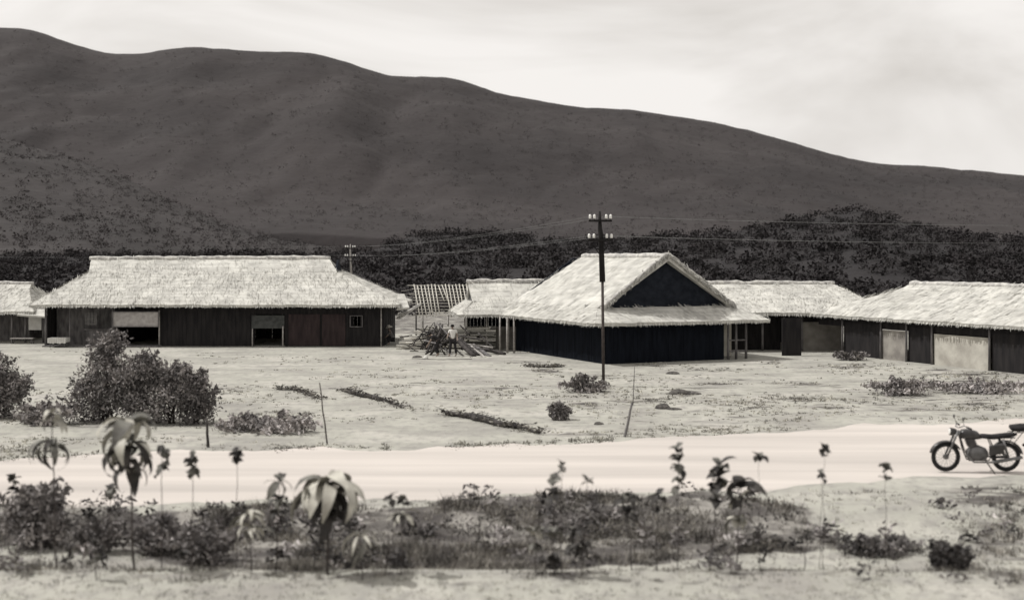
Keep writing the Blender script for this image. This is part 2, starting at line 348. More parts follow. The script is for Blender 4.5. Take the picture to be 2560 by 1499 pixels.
def clumps(name, X, D, Z, rows, n, size, nl, m, label, shrange=(.5, 1.5), cat='forest', lf=.15):
    r = RNG.integers(rows[0], rows[1], n); c = RNG.integers(0, X.shape[1], n)
    ctr = np.stack([X[r, c]+RNG.normal(0, size, n), D[r, c]+RNG.normal(0, size, n), Z[r, c]], 1)
    s = size*np.clip(RNG.lognormal(-.15, .35, n), .4, 1.8)
    C = np.repeat(ctr, nl, 0); S = np.repeat(s, nl)
    d = RNG.normal(size=(n*nl, 3)); d /= np.linalg.norm(d, axis=1)[:, None]; d[:, 2] = np.abs(d[:, 2])
    C = C+d*S[:, None]*RNG.uniform(.3, 1, (n*nl, 1))*np.array([1, 1, .8])
    A = RNG.normal(size=(n*nl, 3)); A /= np.linalg.norm(A, axis=1)[:, None]; B = np.cross(A, RNG.normal(size=(n*nl, 3))); B /= np.linalg.norm(B, axis=1)[:, None]
    sh = np.repeat(RNG.uniform(*shrange, n), nl)*RNG.uniform(.7, 1.3, n*nl)
    cards(name, C, A*S[:, None]*lf, B*S[:, None]*lf*.7, sh, m, kind='stuff', label=label, cat=cat)
clumps('foothill_forest', FX, FD, FZ, (1, 62), 5600, 2.0, 60, M['forest'], 'dark scrub forest covering the low hills right behind the houses', (.75, 1.3), lf=.10)
M['forest2'] = mat('mountain forest leaves', (.050, .044, .044), (.036, .032, .032), .02, attr=True)  # lighter than the near forest leaves, haze mixed into the tone
clumps('spur_forest', SX, SD, SZ, (1, 59), 6000, 2.0, 20, M['forest2'], 'grey brush on the lower spur of the mountain at the left', (.95, 1.2), lf=.11)
clumps('mountain_forest', MX, MD, MZ, (4, 100), 14000, 2.4, 12, M['forest2'], 'grey brush covering the slopes of the high mountain', (.95, 1.2), lf=.10)

# ------------------------------------------------------------------ thatched roofs
class Fr:                   # local frame: a along the ridge, b across, z up
    def __init__(s, o, ang): s.o = Vector((o[0], o[1], 0)); s.ea = Vector((math.cos(ang), math.sin(ang), 0)); s.eb = Vector((-math.sin(ang), math.cos(ang), 0))
    def __call__(s, a, b, z): return s.o+s.ea*a+s.eb*b+Vector((0, 0, z))
def slope(mb, st, q, thick=.22, den=20, fringe=16, rag=.06, seed=0):
    """q: eave-left, eave-right, top-right, top-left (world). Adds a stepped, uneven thatch slab to mb and straw to st."""
    q = [Vector(v) for v in q]; L = max((q[1]-q[0]).length, (q[2]-q[3]).length); H = ((q[3]-q[0]).length+(q[2]-q[1]).length)/2
    nrm = (q[1]-q[0]).cross((q[3]+q[2])/2-(q[0]+q[1])/2); nrm.normalize()
    if nrm.z < 0: nrm = -nrm
    nu = max(3, int(L/.28)); nv = max(3, int(H/.14)); Q = [np.array(v) for v in q]
    U, W = np.meshgrid(np.linspace(0, 1, nu+1), np.linspace(0, 1, nv+1))
    U3 = U[..., None]; W3 = W[..., None]
    Pp = (Q[0]*(1-U3)+Q[1]*U3)*(1-W3)+(Q[3]*(1-U3)+Q[2]*U3)*W3
    down = ((q[0]+q[1])/2-(q[3]+q[2])/2).normalized(); dn = np.array(down)
    course = ((W*H/.55) % 1.0)
    d = (1-course)*.035+(fbm(U*L*.5, W*H*.6, 4, seed)-.47)*.20+(fbm(U*L*3, W*H*3, 2, seed+5)-.4)*.04
    ed = np.clip(W*H/.5, 0, 1)*np.clip((1-W)*H/.3, .25, 1)
    T = Pp+np.array(nrm)*(d*(.35+.65*ed))[..., None]
    T[0] += dn*((fbm(U[0]*L*2.5, U[0]*0, 4, seed+3)-.45)*rag*3.2+(fbm(U[0]*L*.45, U[0]*0+7, 2, seed+8)-.4)*rag*2)[:, None]
    Bt = Pp-np.array(nrm)*thick; Bt[0] = T[0]-np.array(nrm)*thick*.55+np.array((0, 0, -.06))
    n = (nu+1)*(nv+1); idx = np.arange(n).reshape(nv+1, nu+1); F = []
    for i in range(nv):
        for j in range(nu):
            F.append((idx[i, j], idx[i, j+1], idx[i+1, j+1], idx[i+1, j])); F.append(tuple(n+k for k in (idx[i+1, j], idx[i+1, j+1], idx[i, j+1], idx[i, j])))
    for j in range(nu): F.append((n+idx[0, j], n+idx[0, j+1], idx[0, j+1], idx[0, j])); F.append((idx[nv, j], idx[nv, j+1], n+idx[nv, j+1], n+idx[nv, j]))
    for i in range(nv): F.append((idx[i, 0], idx[i+1, 0], n+idx[i+1, 0], n+idx[i, 0])); F.append((n+idx[i, nu], n+idx[i+1, nu], idx[i+1, nu], idx[i, nu]))
    k0 = len(mb.V); mb.V += [Vector(v) for v in T.reshape(-1, 3)]+[Vector(v) for v in Bt.reshape(-1, 3)]
    mb.F += [tuple(int(x)+k0 for x in f) for f in F]
    shv = list(.86+.28*fbm(np.arange(len(F))*.11, np.arange(len(F))*.0, 2, seed)); mb.S += shv
    # loose straw
    area = L*H*.8; ns = int(area*den)
    uu = RNG.uniform(0, 1, ns); ww = RNG.uniform(0, 1, ns)**1.1
    def at(u, w_): u = u[:, None]; w_ = w_[:, None]; return (Q[0]*(1-u)+Q[1]*u)*(1-w_)+(Q[3]*(1-u)+Q[2]*u)*w_
    C = at(uu, ww)+np.array(nrm)*RNG.uniform(.03, .14, (ns, 1))
    side = np.cross(dn, np.array(nrm)); A = dn+side*RNG.normal(0, .16, (ns, 1))+np.array(nrm)*RNG.normal(-.02, .05, (ns, 1)); A /= np.linalg.norm(A, axis=1)[:, None]
    ln = RNG.uniform(.1, .3, (ns, 1)); wd = RNG.uniform(.010, .024, (ns, 1)); Bv = np.cross(A, np.array(nrm)); Bv /= np.linalg.norm(Bv, axis=1)[:, None]
    st.append((C, A*ln, Bv*wd, RNG.uniform(.7, 1.1, ns)))
    nf = int((q[1]-q[0]).length*fringe)
    if nf:
        u = RNG.uniform(0, 1, nf); C = at(u, np.zeros(nf))+np.array((0, 0, -.1))+dn*.03
        A = dn*.6+np.array((0, 0, -.75))+RNG.normal(0, .22, (nf, 3)); A /= np.linalg.norm(A, axis=1)[:, None]
        Bv = np.cross(A, np.array(nrm)); Bv /= np.linalg.norm(Bv, axis=1)[:, None]
        st.append((C, A*RNG.uniform(.04, .15, (nf, 1)), Bv*RNG.uniform(.012, .032, (nf, 1)), RNG.uniform(.5, 1.1, nf)))
def roof(th, fr, bF, bB, ze, zg, zr, L, Rr, gm, seed=0, cap=True, vis=('F', 'L', 'R')):
    """L/Rr: (a at eave, a at gablet, a at ridge end) for the two ends; bF,bB eave offsets either side of the ridge (b=0)."""
    ze += .08; zr -= .12; k = (zr-zg)/(zr-ze); gF = bF*k; gB = bB*k
    mb = MB(); st = []
    def sl(pts, **kw): slope(mb, st, [fr(*p) for p in pts], **kw)
    sl([(L[0], bF, ze), (Rr[0], bF, ze), (Rr[1], gF, zg), (L[1], gF, zg)], seed=seed+1)
    sl([(L[1], gF, zg), (Rr[1], gF, zg), (Rr[2], 0, zr), (L[2], 0, zr)], seed=seed+1, fringe=0, rag=0)
    sl([(Rr[0], bB, ze), (L[0], bB, ze), (L[1], gB, zg), (Rr[1], gB, zg)], seed=seed+2, den=6, fringe=4)
    sl([(Rr[1], gB, zg), (L[1], gB, zg), (L[2], 0, zr), (Rr[2], 0, zr)], seed=seed+2, den=6, fringe=0, rag=0)
    sl([(L[0], bB, ze), (L[0], bF, ze), (L[1], gF, zg), (L[1], gB, zg)], seed=seed+3)
    sl([(Rr[0], bF, ze), (Rr[0], bB, ze), (Rr[1], gB, zg), (Rr[1], gF, zg)], seed=seed+4)
    ro = mb.build('roof', M['thatch'], th)
    for E, sg in ((L, 1), (Rr, -1)):
        g = MB(); ai = E[1]+sg*.12
        g.add([fr(ai, gF*1.0, zg-.06), fr(ai, gB*1.0, zg-.06), fr(ai, 0, zr-.08), fr(ai+sg*.12, gF*1.0, zg-.06), fr(ai+sg*.12, gB*1.0, zg-.06), fr(ai+sg*.12, 0, zr-.08)],
              [(0, 1, 2), (5, 4, 3), (0, 3, 4, 1), (1, 4, 5, 2), (2, 5, 3, 0)])
        g.build('gable_screen', gm, th)
    if cap:
        r = MB(); n = max(6, int((Rr[2]-L[2])/.4)); pts = []; rad = []
        for i in range(n+1):
            f = i/n; pts.append(fr(L[2]-.1+(Rr[2]-L[2]+.2)*f, 0, zr+.02+random.uniform(-.03, .04))); rad.append(random.uniform(.13, .19))
        r.tube(pts, rad, 8); r.build('ridge_cap', M['ridge'], ro, smooth=True)
    C, A, B, S = (np.concatenate([s[i] for s in st]) for i in range(4))
    cards('straw', C, A, B, S, M['straw'], ro)
    return ro
def wallb(mb, p0, p1, z0, z1, skip=(), bw=.24, th=.05):
    """wall of upright boards with recessed joints; skip = [(s0,s1,z0,z1)] openings in metres along the wall"""
    p0 = Vector((p0[0], p0[1], 0)); p1 = Vector((p1[0], p1[1], 0)); d = p1-p0; L = d.length; d.normalize(); n = Vector((-d.y, d.x, 0))
    nb = max(1, round(L/bw)); s = L/nb
    for i in range(nb):
        c = (i+.5)*s; segs = [(z0, z1)]
        for (a, b_, u, v) in skip:
            if a < c < b_:
                segs = [(lo, min(hi, u)) for lo, hi in segs if lo < u]+[(max(lo, v), hi) for lo, hi in segs if hi > v]
        for lo, hi in segs:
            if hi-lo > .03:
                mb.box(p0+d*c+n*random.uniform(-.012, .012)+Vector((0, 0, (lo+hi)/2)), d*(s*.48), n*(th/2), Vector((0, 0, (hi-lo)/2)))
        # backing strip behind the joint
    for (lo, hi) in [(z0+.25, z0+.33), (z1-.4, z1-.32)]:
        if not skip: mb.box(p0+d*(L/2)+n*(th*.9)+Vector((0, 0, (lo+hi)/2)), d*(L/2), n*(th*.35), Vector((0, 0, (hi-lo)/2)))
def post(th, x, y, z1, r=.06, m='post', name='post', lean=0):
    mb = MB(); mb.tube([(x, y, -.1), (x+lean*.5, y, z1*.5), (x+lean, y, z1)], [r*1.1, r, r*.9], 7); return mb.build(name, M[m], th, smooth=True)
def panel(th, name, p0, p1, z0, z1, m, th_=.05, off=0):
    mb = MB(); p0 = Vector((p0[0], p0[1], 0)); p1 = Vector((p1[0], p1[1], 0)); d = (p1-p0); L = d.length; d.normalize(); n = Vector((-d.y, d.x, 0))
    mb.box((p0+p1)/2+n*off+Vector((0, 0, (z0+z1)/2)), d*(L/2), n*(th_/2), Vector((0, 0, (z1-z0)/2))); return mb.build(name, M[m], th)
def frame(th, p0, p1, z0, z1, m, w_=.05, off=-.03, name='window_frame'):
    mb = MB(); p0 = Vector((p0[0], p0[1], 0)); p1 = Vector((p1[0], p1[1], 0)); d = (p1-p0); L = d.length; d.normalize(); n = Vector((-d.y, d.x, 0))
    for s in (0, L): mb.box(p0+d*s+n*off+Vector((0, 0, (z0+z1)/2)), d*w_/2, n*.04, Vector((0, 0, (z1-z0)/2+w_/2)))
    for z in (z0, z1): mb.box((p0+p1)/2+n*off+Vector((0, 0, z)), d*(L/2-w_/2), n*.035, Vector((0, 0, w_/2)))
    return mb.build(name, M[m], th)

# ---- long house, left
YW = 79.0
def XW(px): return (px-CX)*YW/K
h1 = thing('thatched_house', 'longest thatched house, pale hipped roof over a dark front, left of the bare roof frame', 'house', (XW(530), 83, 0))
roof(h1, Fr((0, 83), 0), -5.0, 5.0, 2.60, 4.7, 5.72, (-30.5, -27.9, -28.25), (-7.1, -11.5, -12.3), M['gable'], seed=10)
mb = MB(); x0, x1 = XW(115), XW(957)
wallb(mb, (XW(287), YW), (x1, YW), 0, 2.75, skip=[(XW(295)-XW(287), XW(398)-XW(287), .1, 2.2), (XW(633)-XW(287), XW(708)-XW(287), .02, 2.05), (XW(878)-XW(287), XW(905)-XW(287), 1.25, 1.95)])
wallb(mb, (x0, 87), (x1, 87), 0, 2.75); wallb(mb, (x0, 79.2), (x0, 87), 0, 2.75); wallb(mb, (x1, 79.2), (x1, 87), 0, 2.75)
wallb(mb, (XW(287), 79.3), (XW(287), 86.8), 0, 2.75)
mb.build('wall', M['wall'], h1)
panel(h1, 'partition', (x0+.1, 80.6), (XW(285), 80.6), 0, 2.7, 'greywood')
panel(h1, 'shutter', (XW(288), 78.55), (XW(402), 78.55), 1.28, 2.22, 'shutter')['label'] = 'pale propped shutter panel'
frame(h1, (XW(288), 78.5), (XW(402), 78.5), 1.28, 2.22, 'greywood')
panel(h1, 'shutter', (XW(630), 78.88), (XW(712), 78.88), 1.15, 1.98, 'shutter2')['label'] = 'dull grey-green shutter'
panel(h1, 'door', (XW(722), 78.92), (XW(800), 78.92), .05, 2.05, 'brown')['label'] = 'reddish brown boarding'
panel(h1, 'door', (XW(806), 78.92), (XW(864), 78.92), .05, 2.05, 'brown')['label'] = 'reddish brown boarding'
frame(h1, (XW(876), 78.93), (XW(906), 78.93), 1.25, 1.95, 'greywood')
for px, r_, z in ((118, .07, 2.6), (178, .05, 2.6), (285, .07, 2.6), (401, .05, 2.3), (633, .04, 1.15), (709, .05, 1.3), (954, .045, 2.5)):
    post(h1, XW(px), 78.75, z, r_, 'post' if px in (401, 633, 709, 954) else 'greywood')
mb = MB(); mb.box(((x0+x1)/2, 78.8, 2.55), ((x1-x0)/2, 0, 0), (0, .06, 0), (0, 0, .07)); mb.build('eave_beam', M['wall'], h1)
mb = MB(); st = []
slope(mb, st, [(-7.3, 78.4, 2.45), (-6.55, 78.9, 2.5), (-7.0, 80.4, 3.3), (-7.4, 80.2, 3.3)], thick=.12); mb.build('side_eave', M['thatch'], h1)
# floor step
mb = MB(); mb.box(((x0+XW(405))/2, 78.7, .03), ((XW(405)-x0)/2, 0, 0), (0, .35, 0), (0, 0, .05)); mb.build('door_step', M['greywood'], h1)

tb = thing('table', 'low table under a white cloth in the open bay of the longest house', 'table', (XW(160), 78.1, 0))
mb = MB(); mb.box((XW(160), 78.1, .56), (.52, 0, 0), (0, .35, 0), (0, 0, .02)); mb.build('tabletop', M['greywood'], tb)
mb = MB()
mb.box((XW(160), 78.1, .595), (.56, 0, 0), (0, .39, 0), (0, 0, .012))
for sx in range(8): mb.box((XW(160)-.5+sx*.143, 77.70, .44), (.066, 0, 0), (0, .008+.006*(sx % 2), 0), (0, 0, .15+.02*(sx % 3)))
for sx in (-1, 1): mb.box((XW(160)+sx*.575, 78.1, .46), (.008, 0, 0), (0, .38, 0), (0, 0, .13))
mb.build('cloth', M['white'], tb)
for sx in (-.45, .45):
    for sy in (-.28, .28): post(tb, XW(160)+sx, 78.1+sy, .54, .03, 'greywood', 'leg')
def jar(px, Y, z, s, m, label):
    mb = MB(); mb.lathe(P(px, 0, Y)*Vector((1, 1, 0)) if 0 else (XW(px), Y, z), [(s*.5, 0), (s*.75, s*.4), (s*.7, s*.9), (s*.35, s*1.2), (s*.4, s*1.3)], 12)
    o = mb.build('jar', M[m], None, True, loc=(XW(px), Y, z)); tag(o, label, 'jar')
mb = MB(); mb.box((XW(232), 80.0, .5), (.7, 0, 0), (0, .3, 0), (0, 0, .5)); mb.box((XW(232), 79.9, 1.04), (.76, 0, 0), (0, .36, 0), (0, 0, .03))
for i in (-1, 0, 1): mb.box((XW(232)+i*.45, 79.685, .5), (.2, 0, 0), (0, .012, 0), (0, 0, .42))
tag(mb.build('cupboard', M['greywood'], None, loc=(XW(232), 80.0, 0)), 'grey wooden cupboard in the shade of the open bay of the longest house', 'cupboard')
mb = MB(); nx_ = 10
for i in range(nx_): mb.box((XW(212)+i*.075, 79.2+.03*math.sin(i*1.9), 1.75), (.037, 0, 0), (0, .008, 0), (0, 0, .38+.02*(i % 3)))
tag(mb.build('hanging_cloth', M['clothg'], None, loc=(XW(212), 79.2, 1.3)), 'grey cloth hanging under the eaves in the open bay of the longest house', 'cloth')

# ---- small hut, far left edge
h0 = thing('thatched_house', 'small thatched hut cut off by the left edge of the photo', 'house', (-33.8, 84, 0))
roof(h0, Fr((0, 85.2), 0), -3.6, 3.6, 2.0, 3.5, 4.0, (-38.5, -36.6, -36.6), (-31.6, -33.0, -33.1), M['gable'], seed=60)
mb = MB(); wallb(mb, (-38, 84.6), (-33.0, 84.6), 0, 2.2); wallb(mb, (-38, 87.9), (-31.0, 87.9), 0, 2.2); mb.build('wall', M['greywood'], h0)
for x in (-37.6, -34.55, -33.3, -32.4, -31.2): post(h0, x, 82.3, 2.1, .07, 'post' if x == -34.55 else 'greywood')
panel(h0, 'bright_gap_panel', (-32.2, 82.35), (-31.35, 82.35), .85, 1.85, 'white')['label'] = 'white cloth screen'  # added white sheet imitates the bright ground showing through the open posts
mb = MB(); st = []; slope(mb, st, [(-32.6, 81.4, 1.95), (-30.75, 81.4, 1.78), (-30.6, 82.6, 2.15), (-32.4, 82.6, 2.3)], thick=.08); mb.build('lean_to_roof', M['thatch'], h0)
be = thing('bench', 'pale low bench in front of the small hut at the left edge', 'bench', (-32.2, 81.3, 0))
mb = MB(); mb.box((-32.2, 81.3, .36), (.75, 0, 0), (0, .2, 0), (0, 0, .03)); mb.build('seat', M['post'], be)
for x in (-32.85, -31.55):
    for y in (81.15, 81.45): post(be, x, y, .34, .035, 'greywood', 'leg')

# ---- centre house: big dark gable turned a little to the right
TH = R(25); ang = math.pi/2+TH
O = Vector((9.13, 66.3, 0))
h2 = thing('thatched_house', 'thatched house with a big black triangular gable behind the near utility pole', 'house', O)
fr2 = Fr(O, ang)       # a: away to the back-left, b: to the left in the picture
roof(h2, fr2, 5.3, -5.75, 2.12, 2.92, 5.85, (0, 1.75, 1.35), (15.4, 12.6, 11.2), M['gable'], seed=100, cap=False)
mb = MB(); n = 26; pts = [fr2(1.35+(11.2-1.35)*i/n, 0, 5.74+random.uniform(-.03, .03)) for i in range(n+1)]; mb.tube(pts, [random.uniform(.13, .19) for _ in pts], 8); mb.build('ridge_cap', M['ridge'], h2, smooth=True)
# thick verge of thatch on both rakes of the gable
for sg in (1, -1):
    mb = MB(); n = 22; pts = []; rad = []
    for i in range(n+1):
        f = i/n; pts.append(fr2(1.5+random.uniform(-.04, .04), (4.1 if sg > 0 else 4.45)*sg*f, 5.84-2.92*f+random.uniform(-.03, .03))); rad.append(.11+.04*random.random())
    mb.tube(pts, rad, 7); o = mb.build('verge', M['ridge'], h2, smooth=True)
    m_ = 420; f = RNG.uniform(0, 1, m_); C = np.array([np.array(fr2(1.38, (4.1 if sg > 0 else 4.45)*sg*x, 5.79-2.92*x)) for x in f])+RNG.normal(0, .05, (m_, 3))
    A = np.array(-fr2.ea)*.4+np.array((0, 0, -1))*.6+np.array(fr2.eb)*sg*.35+RNG.normal(0, .3, (m_, 3)); A /= np.linalg.norm(A, axis=1)[:, None]
    B = np.cross(A, np.array(fr2.ea)); B /= np.linalg.norm(B, axis=1)[:, None]
    cards('straw', C, A*RNG.uniform(.05, .18, (m_, 1)), B*RNG.uniform(.015, .04, (m_, 1)), RNG.uniform(.35, 1.1, m_), M['straw'], o)
mb = MB()
c = lambda a, b_: tuple(fr2(a, b_, 0))[:2]
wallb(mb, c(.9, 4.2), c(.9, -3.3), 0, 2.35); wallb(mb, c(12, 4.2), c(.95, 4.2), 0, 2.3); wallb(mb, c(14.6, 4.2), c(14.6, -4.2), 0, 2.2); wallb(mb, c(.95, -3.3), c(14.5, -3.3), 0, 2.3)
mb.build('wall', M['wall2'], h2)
mb = MB(); mb.box(fr2(1.9, 0, 2.55), fr2.eb*3.9, fr2.ea*.06, Vector((0, 0, .35))); mb.build('tie_beam', M['wall2'], h2)
# open porch with pale posts at its right-hand end
for b_, a_ in ((-3.55, .85), (-4.05, .8), (-4.75, .85), (-4.75, 2.4)): 
    p = fr2(a_, b_, 0); post(h2, p.x, p.y, 2.05, .07, 'greywood')
mb = MB()
for z in (.45, 1.05): mb.tube([fr2(.85, -3.5, z), fr2(.85, -4.8, z)], .05, 6)
mb.build('rail', M['greywood'], h2, smooth=True)
panel(h2, 'pale_screen', c(2.2, -3.6), c(2.2, -4.7), .05, 1.95, 'panel')['label'] = 'pale panel behind the porch rails'  # plain pale panel filling the gap behind the rails
mb = MB(); mb.tube([P(1462, 765, 67.5), P(1490, 768, 67.6), P(1510, 757, 67.8)], .1, 6); mb.build('rafter_end', M['log'], h2, smooth=True)
for px, z in ((1250, 2.2), (1268, 2.1), (1285, 2.1)):
    p = P(px, 800, 74.6 if px < 1260 else 73.2); post(h2, p.x, p.y, z, .06, 'post')

# ---- low wing joined on the left of the centre house
h3 = thing('thatched_house', 'low thatched shed joined to the left of the house with the black gable', 'house', (-.5, 80, 0))
roof(h3, Fr((.3, 78.4), R(8)), -3.3, 3.6, 2.12, 2.95, 4.24, (-4.0, -3.0, -3.1), (6.2, 4.6, 4.2), M['gable'], seed=140)
for x in (-2.9, -1.55, -.2): post(h3, x, 76.0, 2.1, .06, 'post')
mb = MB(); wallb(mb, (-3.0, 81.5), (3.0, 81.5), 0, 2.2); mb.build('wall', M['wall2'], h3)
panel(h3, 'lower_wall', (-2.9, 77.2), (.4, 77.2), 0, 1.35, 'panel2')

# ---- right middle house
h4 = thing('thatched_house', 'pale-roofed thatched house between the black-gabled house and the right-edge house', 'house', (17, 79, 0))
roof(h4, Fr((0, 79), 0), -5.0, 4.6, 2.25, 3.7, 4.12, (9.5, 12.0, 12.0), (22.7, 20.95, 20.5), M['gable'], seed=180)
for wa, wb_ in (((13, 76), (16.5, 76)), ((11, 83), (22, 83))):
    mb = MB(); wallb(mb, wa, wb_, 0, 2.5); mb.build('wall', M['wall'], h4)
panel(h4, 'wall_panel', (16.6, 75.6), (17.55, 75.6), .0, 2.4, 'wall')['label'] = 'dark doorway boarding'
panel(h4, 'wall_panel', (17.6, 75.6), (20.2, 75.6), .0, 1.72, 'panel2')
panel(h4, 'end_wall', (15.55, 71.2), (16.7, 71.4), 0, 2.15, 'wall', .08)
panel(h4, 'lintel_shade_band', (16.4, 75.5), (21.5, 75.5), 1.75, 2.5, 'wall', .1)  # dark beam made deep so its colour also gives the eave's shade
for x in (15.2, 16.5, 17.6, 20.2): post(h4, x, 75.0, 2.3, .07, 'greywood')

# ---- right house
e4 = Vector((5.75, -13.0, 0)).normalized(); ang4 = math.atan2(e4.y, e4.x)
eb4 = Vector((-e4.y, e4.x, 0)); B0 = Vector((18.25, 72.3, 0))+eb4*.3
fr5 = Fr(B0+eb4*3.6, ang4)
h5 = thing('thatched_house', 'long thatched house running off the right edge, pale panels in its dark front', 'house', B0+eb4*3.6+e4*8)
roof(h5, fr5, -3.6, 3.6, 2.22, 3.8, 4.25, (-1.9, 2.5, 3.0), (26, 24, 23.6), M['gable'], seed=220)
W0 = B0+eb4*.5
def TW(px):     # distance along the wall where column px meets it
    k = (px-CX)/K; return (k*W0.y-W0.x)/(e4.x-k*e4.y)
def WP(s): p = W0+e4*s; return (p.x, p.y)
segs = [(2112, 2204, 'wall', 1.9), (2207, 2268, 'panel2', 1.62), (2272, 2331, 'wall', 1.9), (2336, 2476, 'panel', 1.62), (2480, 2570, 'wall', 1.9), (2574, 2650, 'panel2', 1.62)]
for a_, b_, m_, z in segs:
    panel(h5, 'wall_panel', WP(TW(a_)), WP(TW(b_)), 0, z, m_, .06 if m_[0] == 'p' else .05, 0 if m_[0] == 'p' else .03)
panel(h5, 'lintel_shade_band', WP(TW(2045)), WP(25), 1.66, 2.4, 'wall', .1, .09)  # beam plus painted under-eave shadow, one dark strip above the panels
for px in (2110, 2206, 2270, 2334, 2478, 2572):
    p = W0+e4*TW(px)-eb4*.12; post(h5, p.x, p.y, 2.3, .06, 'greywood')
mb = MB(); p = W0+eb4*5.5; q = p+e4*25; wallb(mb, (p.x, p.y), (q.x, q.y), 0, 2.6); mb.build('wall', M['wall'], h5)

# ------------------------------------------------------------------ bare roof frame
rf = thing('roof_frame', 'bare lattice of pale roof poles not yet thatched, between the two largest houses', 'roof frame', (-5.0, 81, 0))
def RP(px, py):
    Y = 80+2.5*(790-py)/78; return P(px, py, Y)
rme = {}
for i in range(17):
    px = 1035+i*8.7; top = RP(px, 712+random.uniform(-2, 2)); bot = RP(px+14+random.uniform(-2, 2), 790+random.uniform(-5, 3) if i not in (7, 8) else 752)
    mb = MB(); mb.tube([top, top.lerp(bot, .5)+Vector((0, -.02, random.uniform(-.02, .02))), bot], [.032, .036, .036], 6, sh=random.uniform(.8, 1.1)); mb.build('rafter', M['bamboo'], rf, smooth=True)
for i in range(11):
    y = 714+i*7.4; s = 15*(y-712)/78; l = RP(1031+s-random.uniform(0, 16), y+random.uniform(-1, 1)); r_ = RP(1176-s*.6, y+random.uniform(-1, 1))
    mb = MB(); mb.tube([l+Vector((0, .05, 0)), r_+Vector((0, .05, 0))], .019, 5); mb.build('batten', M['bamboo'], rf, smooth=True)
for i in range(5):
    y = 722+i*9; l = RP(1002+i*4, y+6); r_ = RP(1036, y)
    mb = MB(); mb.tube([l, r_], .015, 5); mb.build('loose_batten', M['post'], rf, smooth=True)
for px in (1057, 1120, 1168):
    p = RP(px, 788); post(rf, p.x, p.y+.1, p.z+.05, .065, 'post')
p = RP(1100, 712); 
for px in (1040, 1168):
    q = RP(px, 712); post(rf, q.x, q.y+.15, q.z, .05, 'greywood')
mb = MB(); st = []
l = RP(1050, 762); r_ = RP(996, 792)
for i in range(7): mb.tube([l+Vector((random.uniform(-.1, .1), -.1, random.uniform(-.1, .1))), r_+Vector((random.uniform(-.2, .2), -.15, random.uniform(-.12, .12)))], .05, 5)
mb.build('thatch_bundle', M['ridge'], rf, smooth=True)

# ------------------------------------------------------------------ lumber heap and logs
lp = thing('lumber_pile', 'broad low pile of pale sawn planks between the longest house and the black-gabled house', 'lumber pile', (-3.9, 77, 0))
for lay in range(11):
    z = .06+lay*.125
    for k in range(7 if lay < 5 else 5):
        Y = 76.0+k*.33+random.uniform(-.05, .05); x0 = -6.9+random.uniform(-.4, 1.1)+lay*.1; L = random.uniform(1.6, 3.4)
        for part_ in range(2):
            if part_ and random.random() < .15: continue
            xa = x0 if not part_ else x0+L+random.uniform(.05, .3)
            L2 = L if not part_ else random.uniform(1.4, 2.6)
            if xa+L2 > -1.0: L2 = max(.6, -1.0-xa)
            a_ = random.uniform(-.05, .05); t_ = random.uniform(-.035, .035)
            mb = MB(); mb.box((xa+L2/2, Y, z+random.uniform(-.02, .02)), (L2/2, a_*L2/2, t_*L2/2), (-a_*.12, .12, 0), (0, 0, .035), sh=random.uniform(.45, 1.15)); mb.build('plank', M['plank'], lp)
def log(p0, p1, r, label, m='log', group=None):
    mb = MB(); p0 = Vector(p0); p1 = Vector(p1); n = 6; pts = [p0.lerp(p1, i/n)+Vector((0, 0, random.uniform(-.02, .02))) for i in range(n+1)]
    mb.tube(pts, [r*random.uniform(.85, 1.1) for _ in pts], 8); o = mb.build('log', M[m], None, True, loc=p0); tag(o, label, 'log', group)
log(P(1142, 848, 73.0), P(1188, 893, 70.6), .13, 'thickest dark log leaning down beside the man in the white shirt')
log(P(1150, 846, 73.4), P(1196, 888, 71.2), .09, 'second dark log resting close along the thickest leaning log', 'log')
log(P(1184, 862, 73.4), P(1226, 892, 70.6), .10, 'grey log slanting to the ground nearest the black-gabled house', 'greywood')
log(P(1178, 866, 73.2), P(1216, 896, 70.2), .07, 'pale pole lying along the grey slanting log', 'post')
log(P(1138, 872, 72.4), P(1160, 890, 71), .04, 'short thin dark stick leaning at the foot of the man in the white shirt')
log(P(1208, 872, 73), P(1262, 884, 71.8), .12, 'dark log lying flat against the foot of the black wall')
log(P(1090, 815, 74), P(1068, 880, 71.5), .06, 'steep dark pole on the left of the tangle of poles')
log(P(1106, 812, 74), P(1078, 884, 71.4), .07, 'steep dark pole in the middle of the tangle of poles')
log(P(1064, 884, 71.4), P(1120, 850, 73), .06, 'dark pole crossing low through the tangle of poles')
log(P(1098, 850, 73.5), P(1168, 858, 73.5), .07, 'level dark pole laid behind the two workers')
log(P(1150, 812, 75), P(1175, 838, 74.5), .045, 'dark stick poking up from the top of the plank pile')
log(P(1000, 842, 77), P(1030, 838, 76.6), .05, 'short dark stick on the left end of the plank pile')
mb = MB(); mb.tube([G(1030, 896), G(1100, 899), G(1180, 898)], .035, 5); tag(mb.build('pole', M['log'], None, True, loc=G(1100, 899)), 'thin dark pole lying flat on the ground in front of the workers', 'pole')

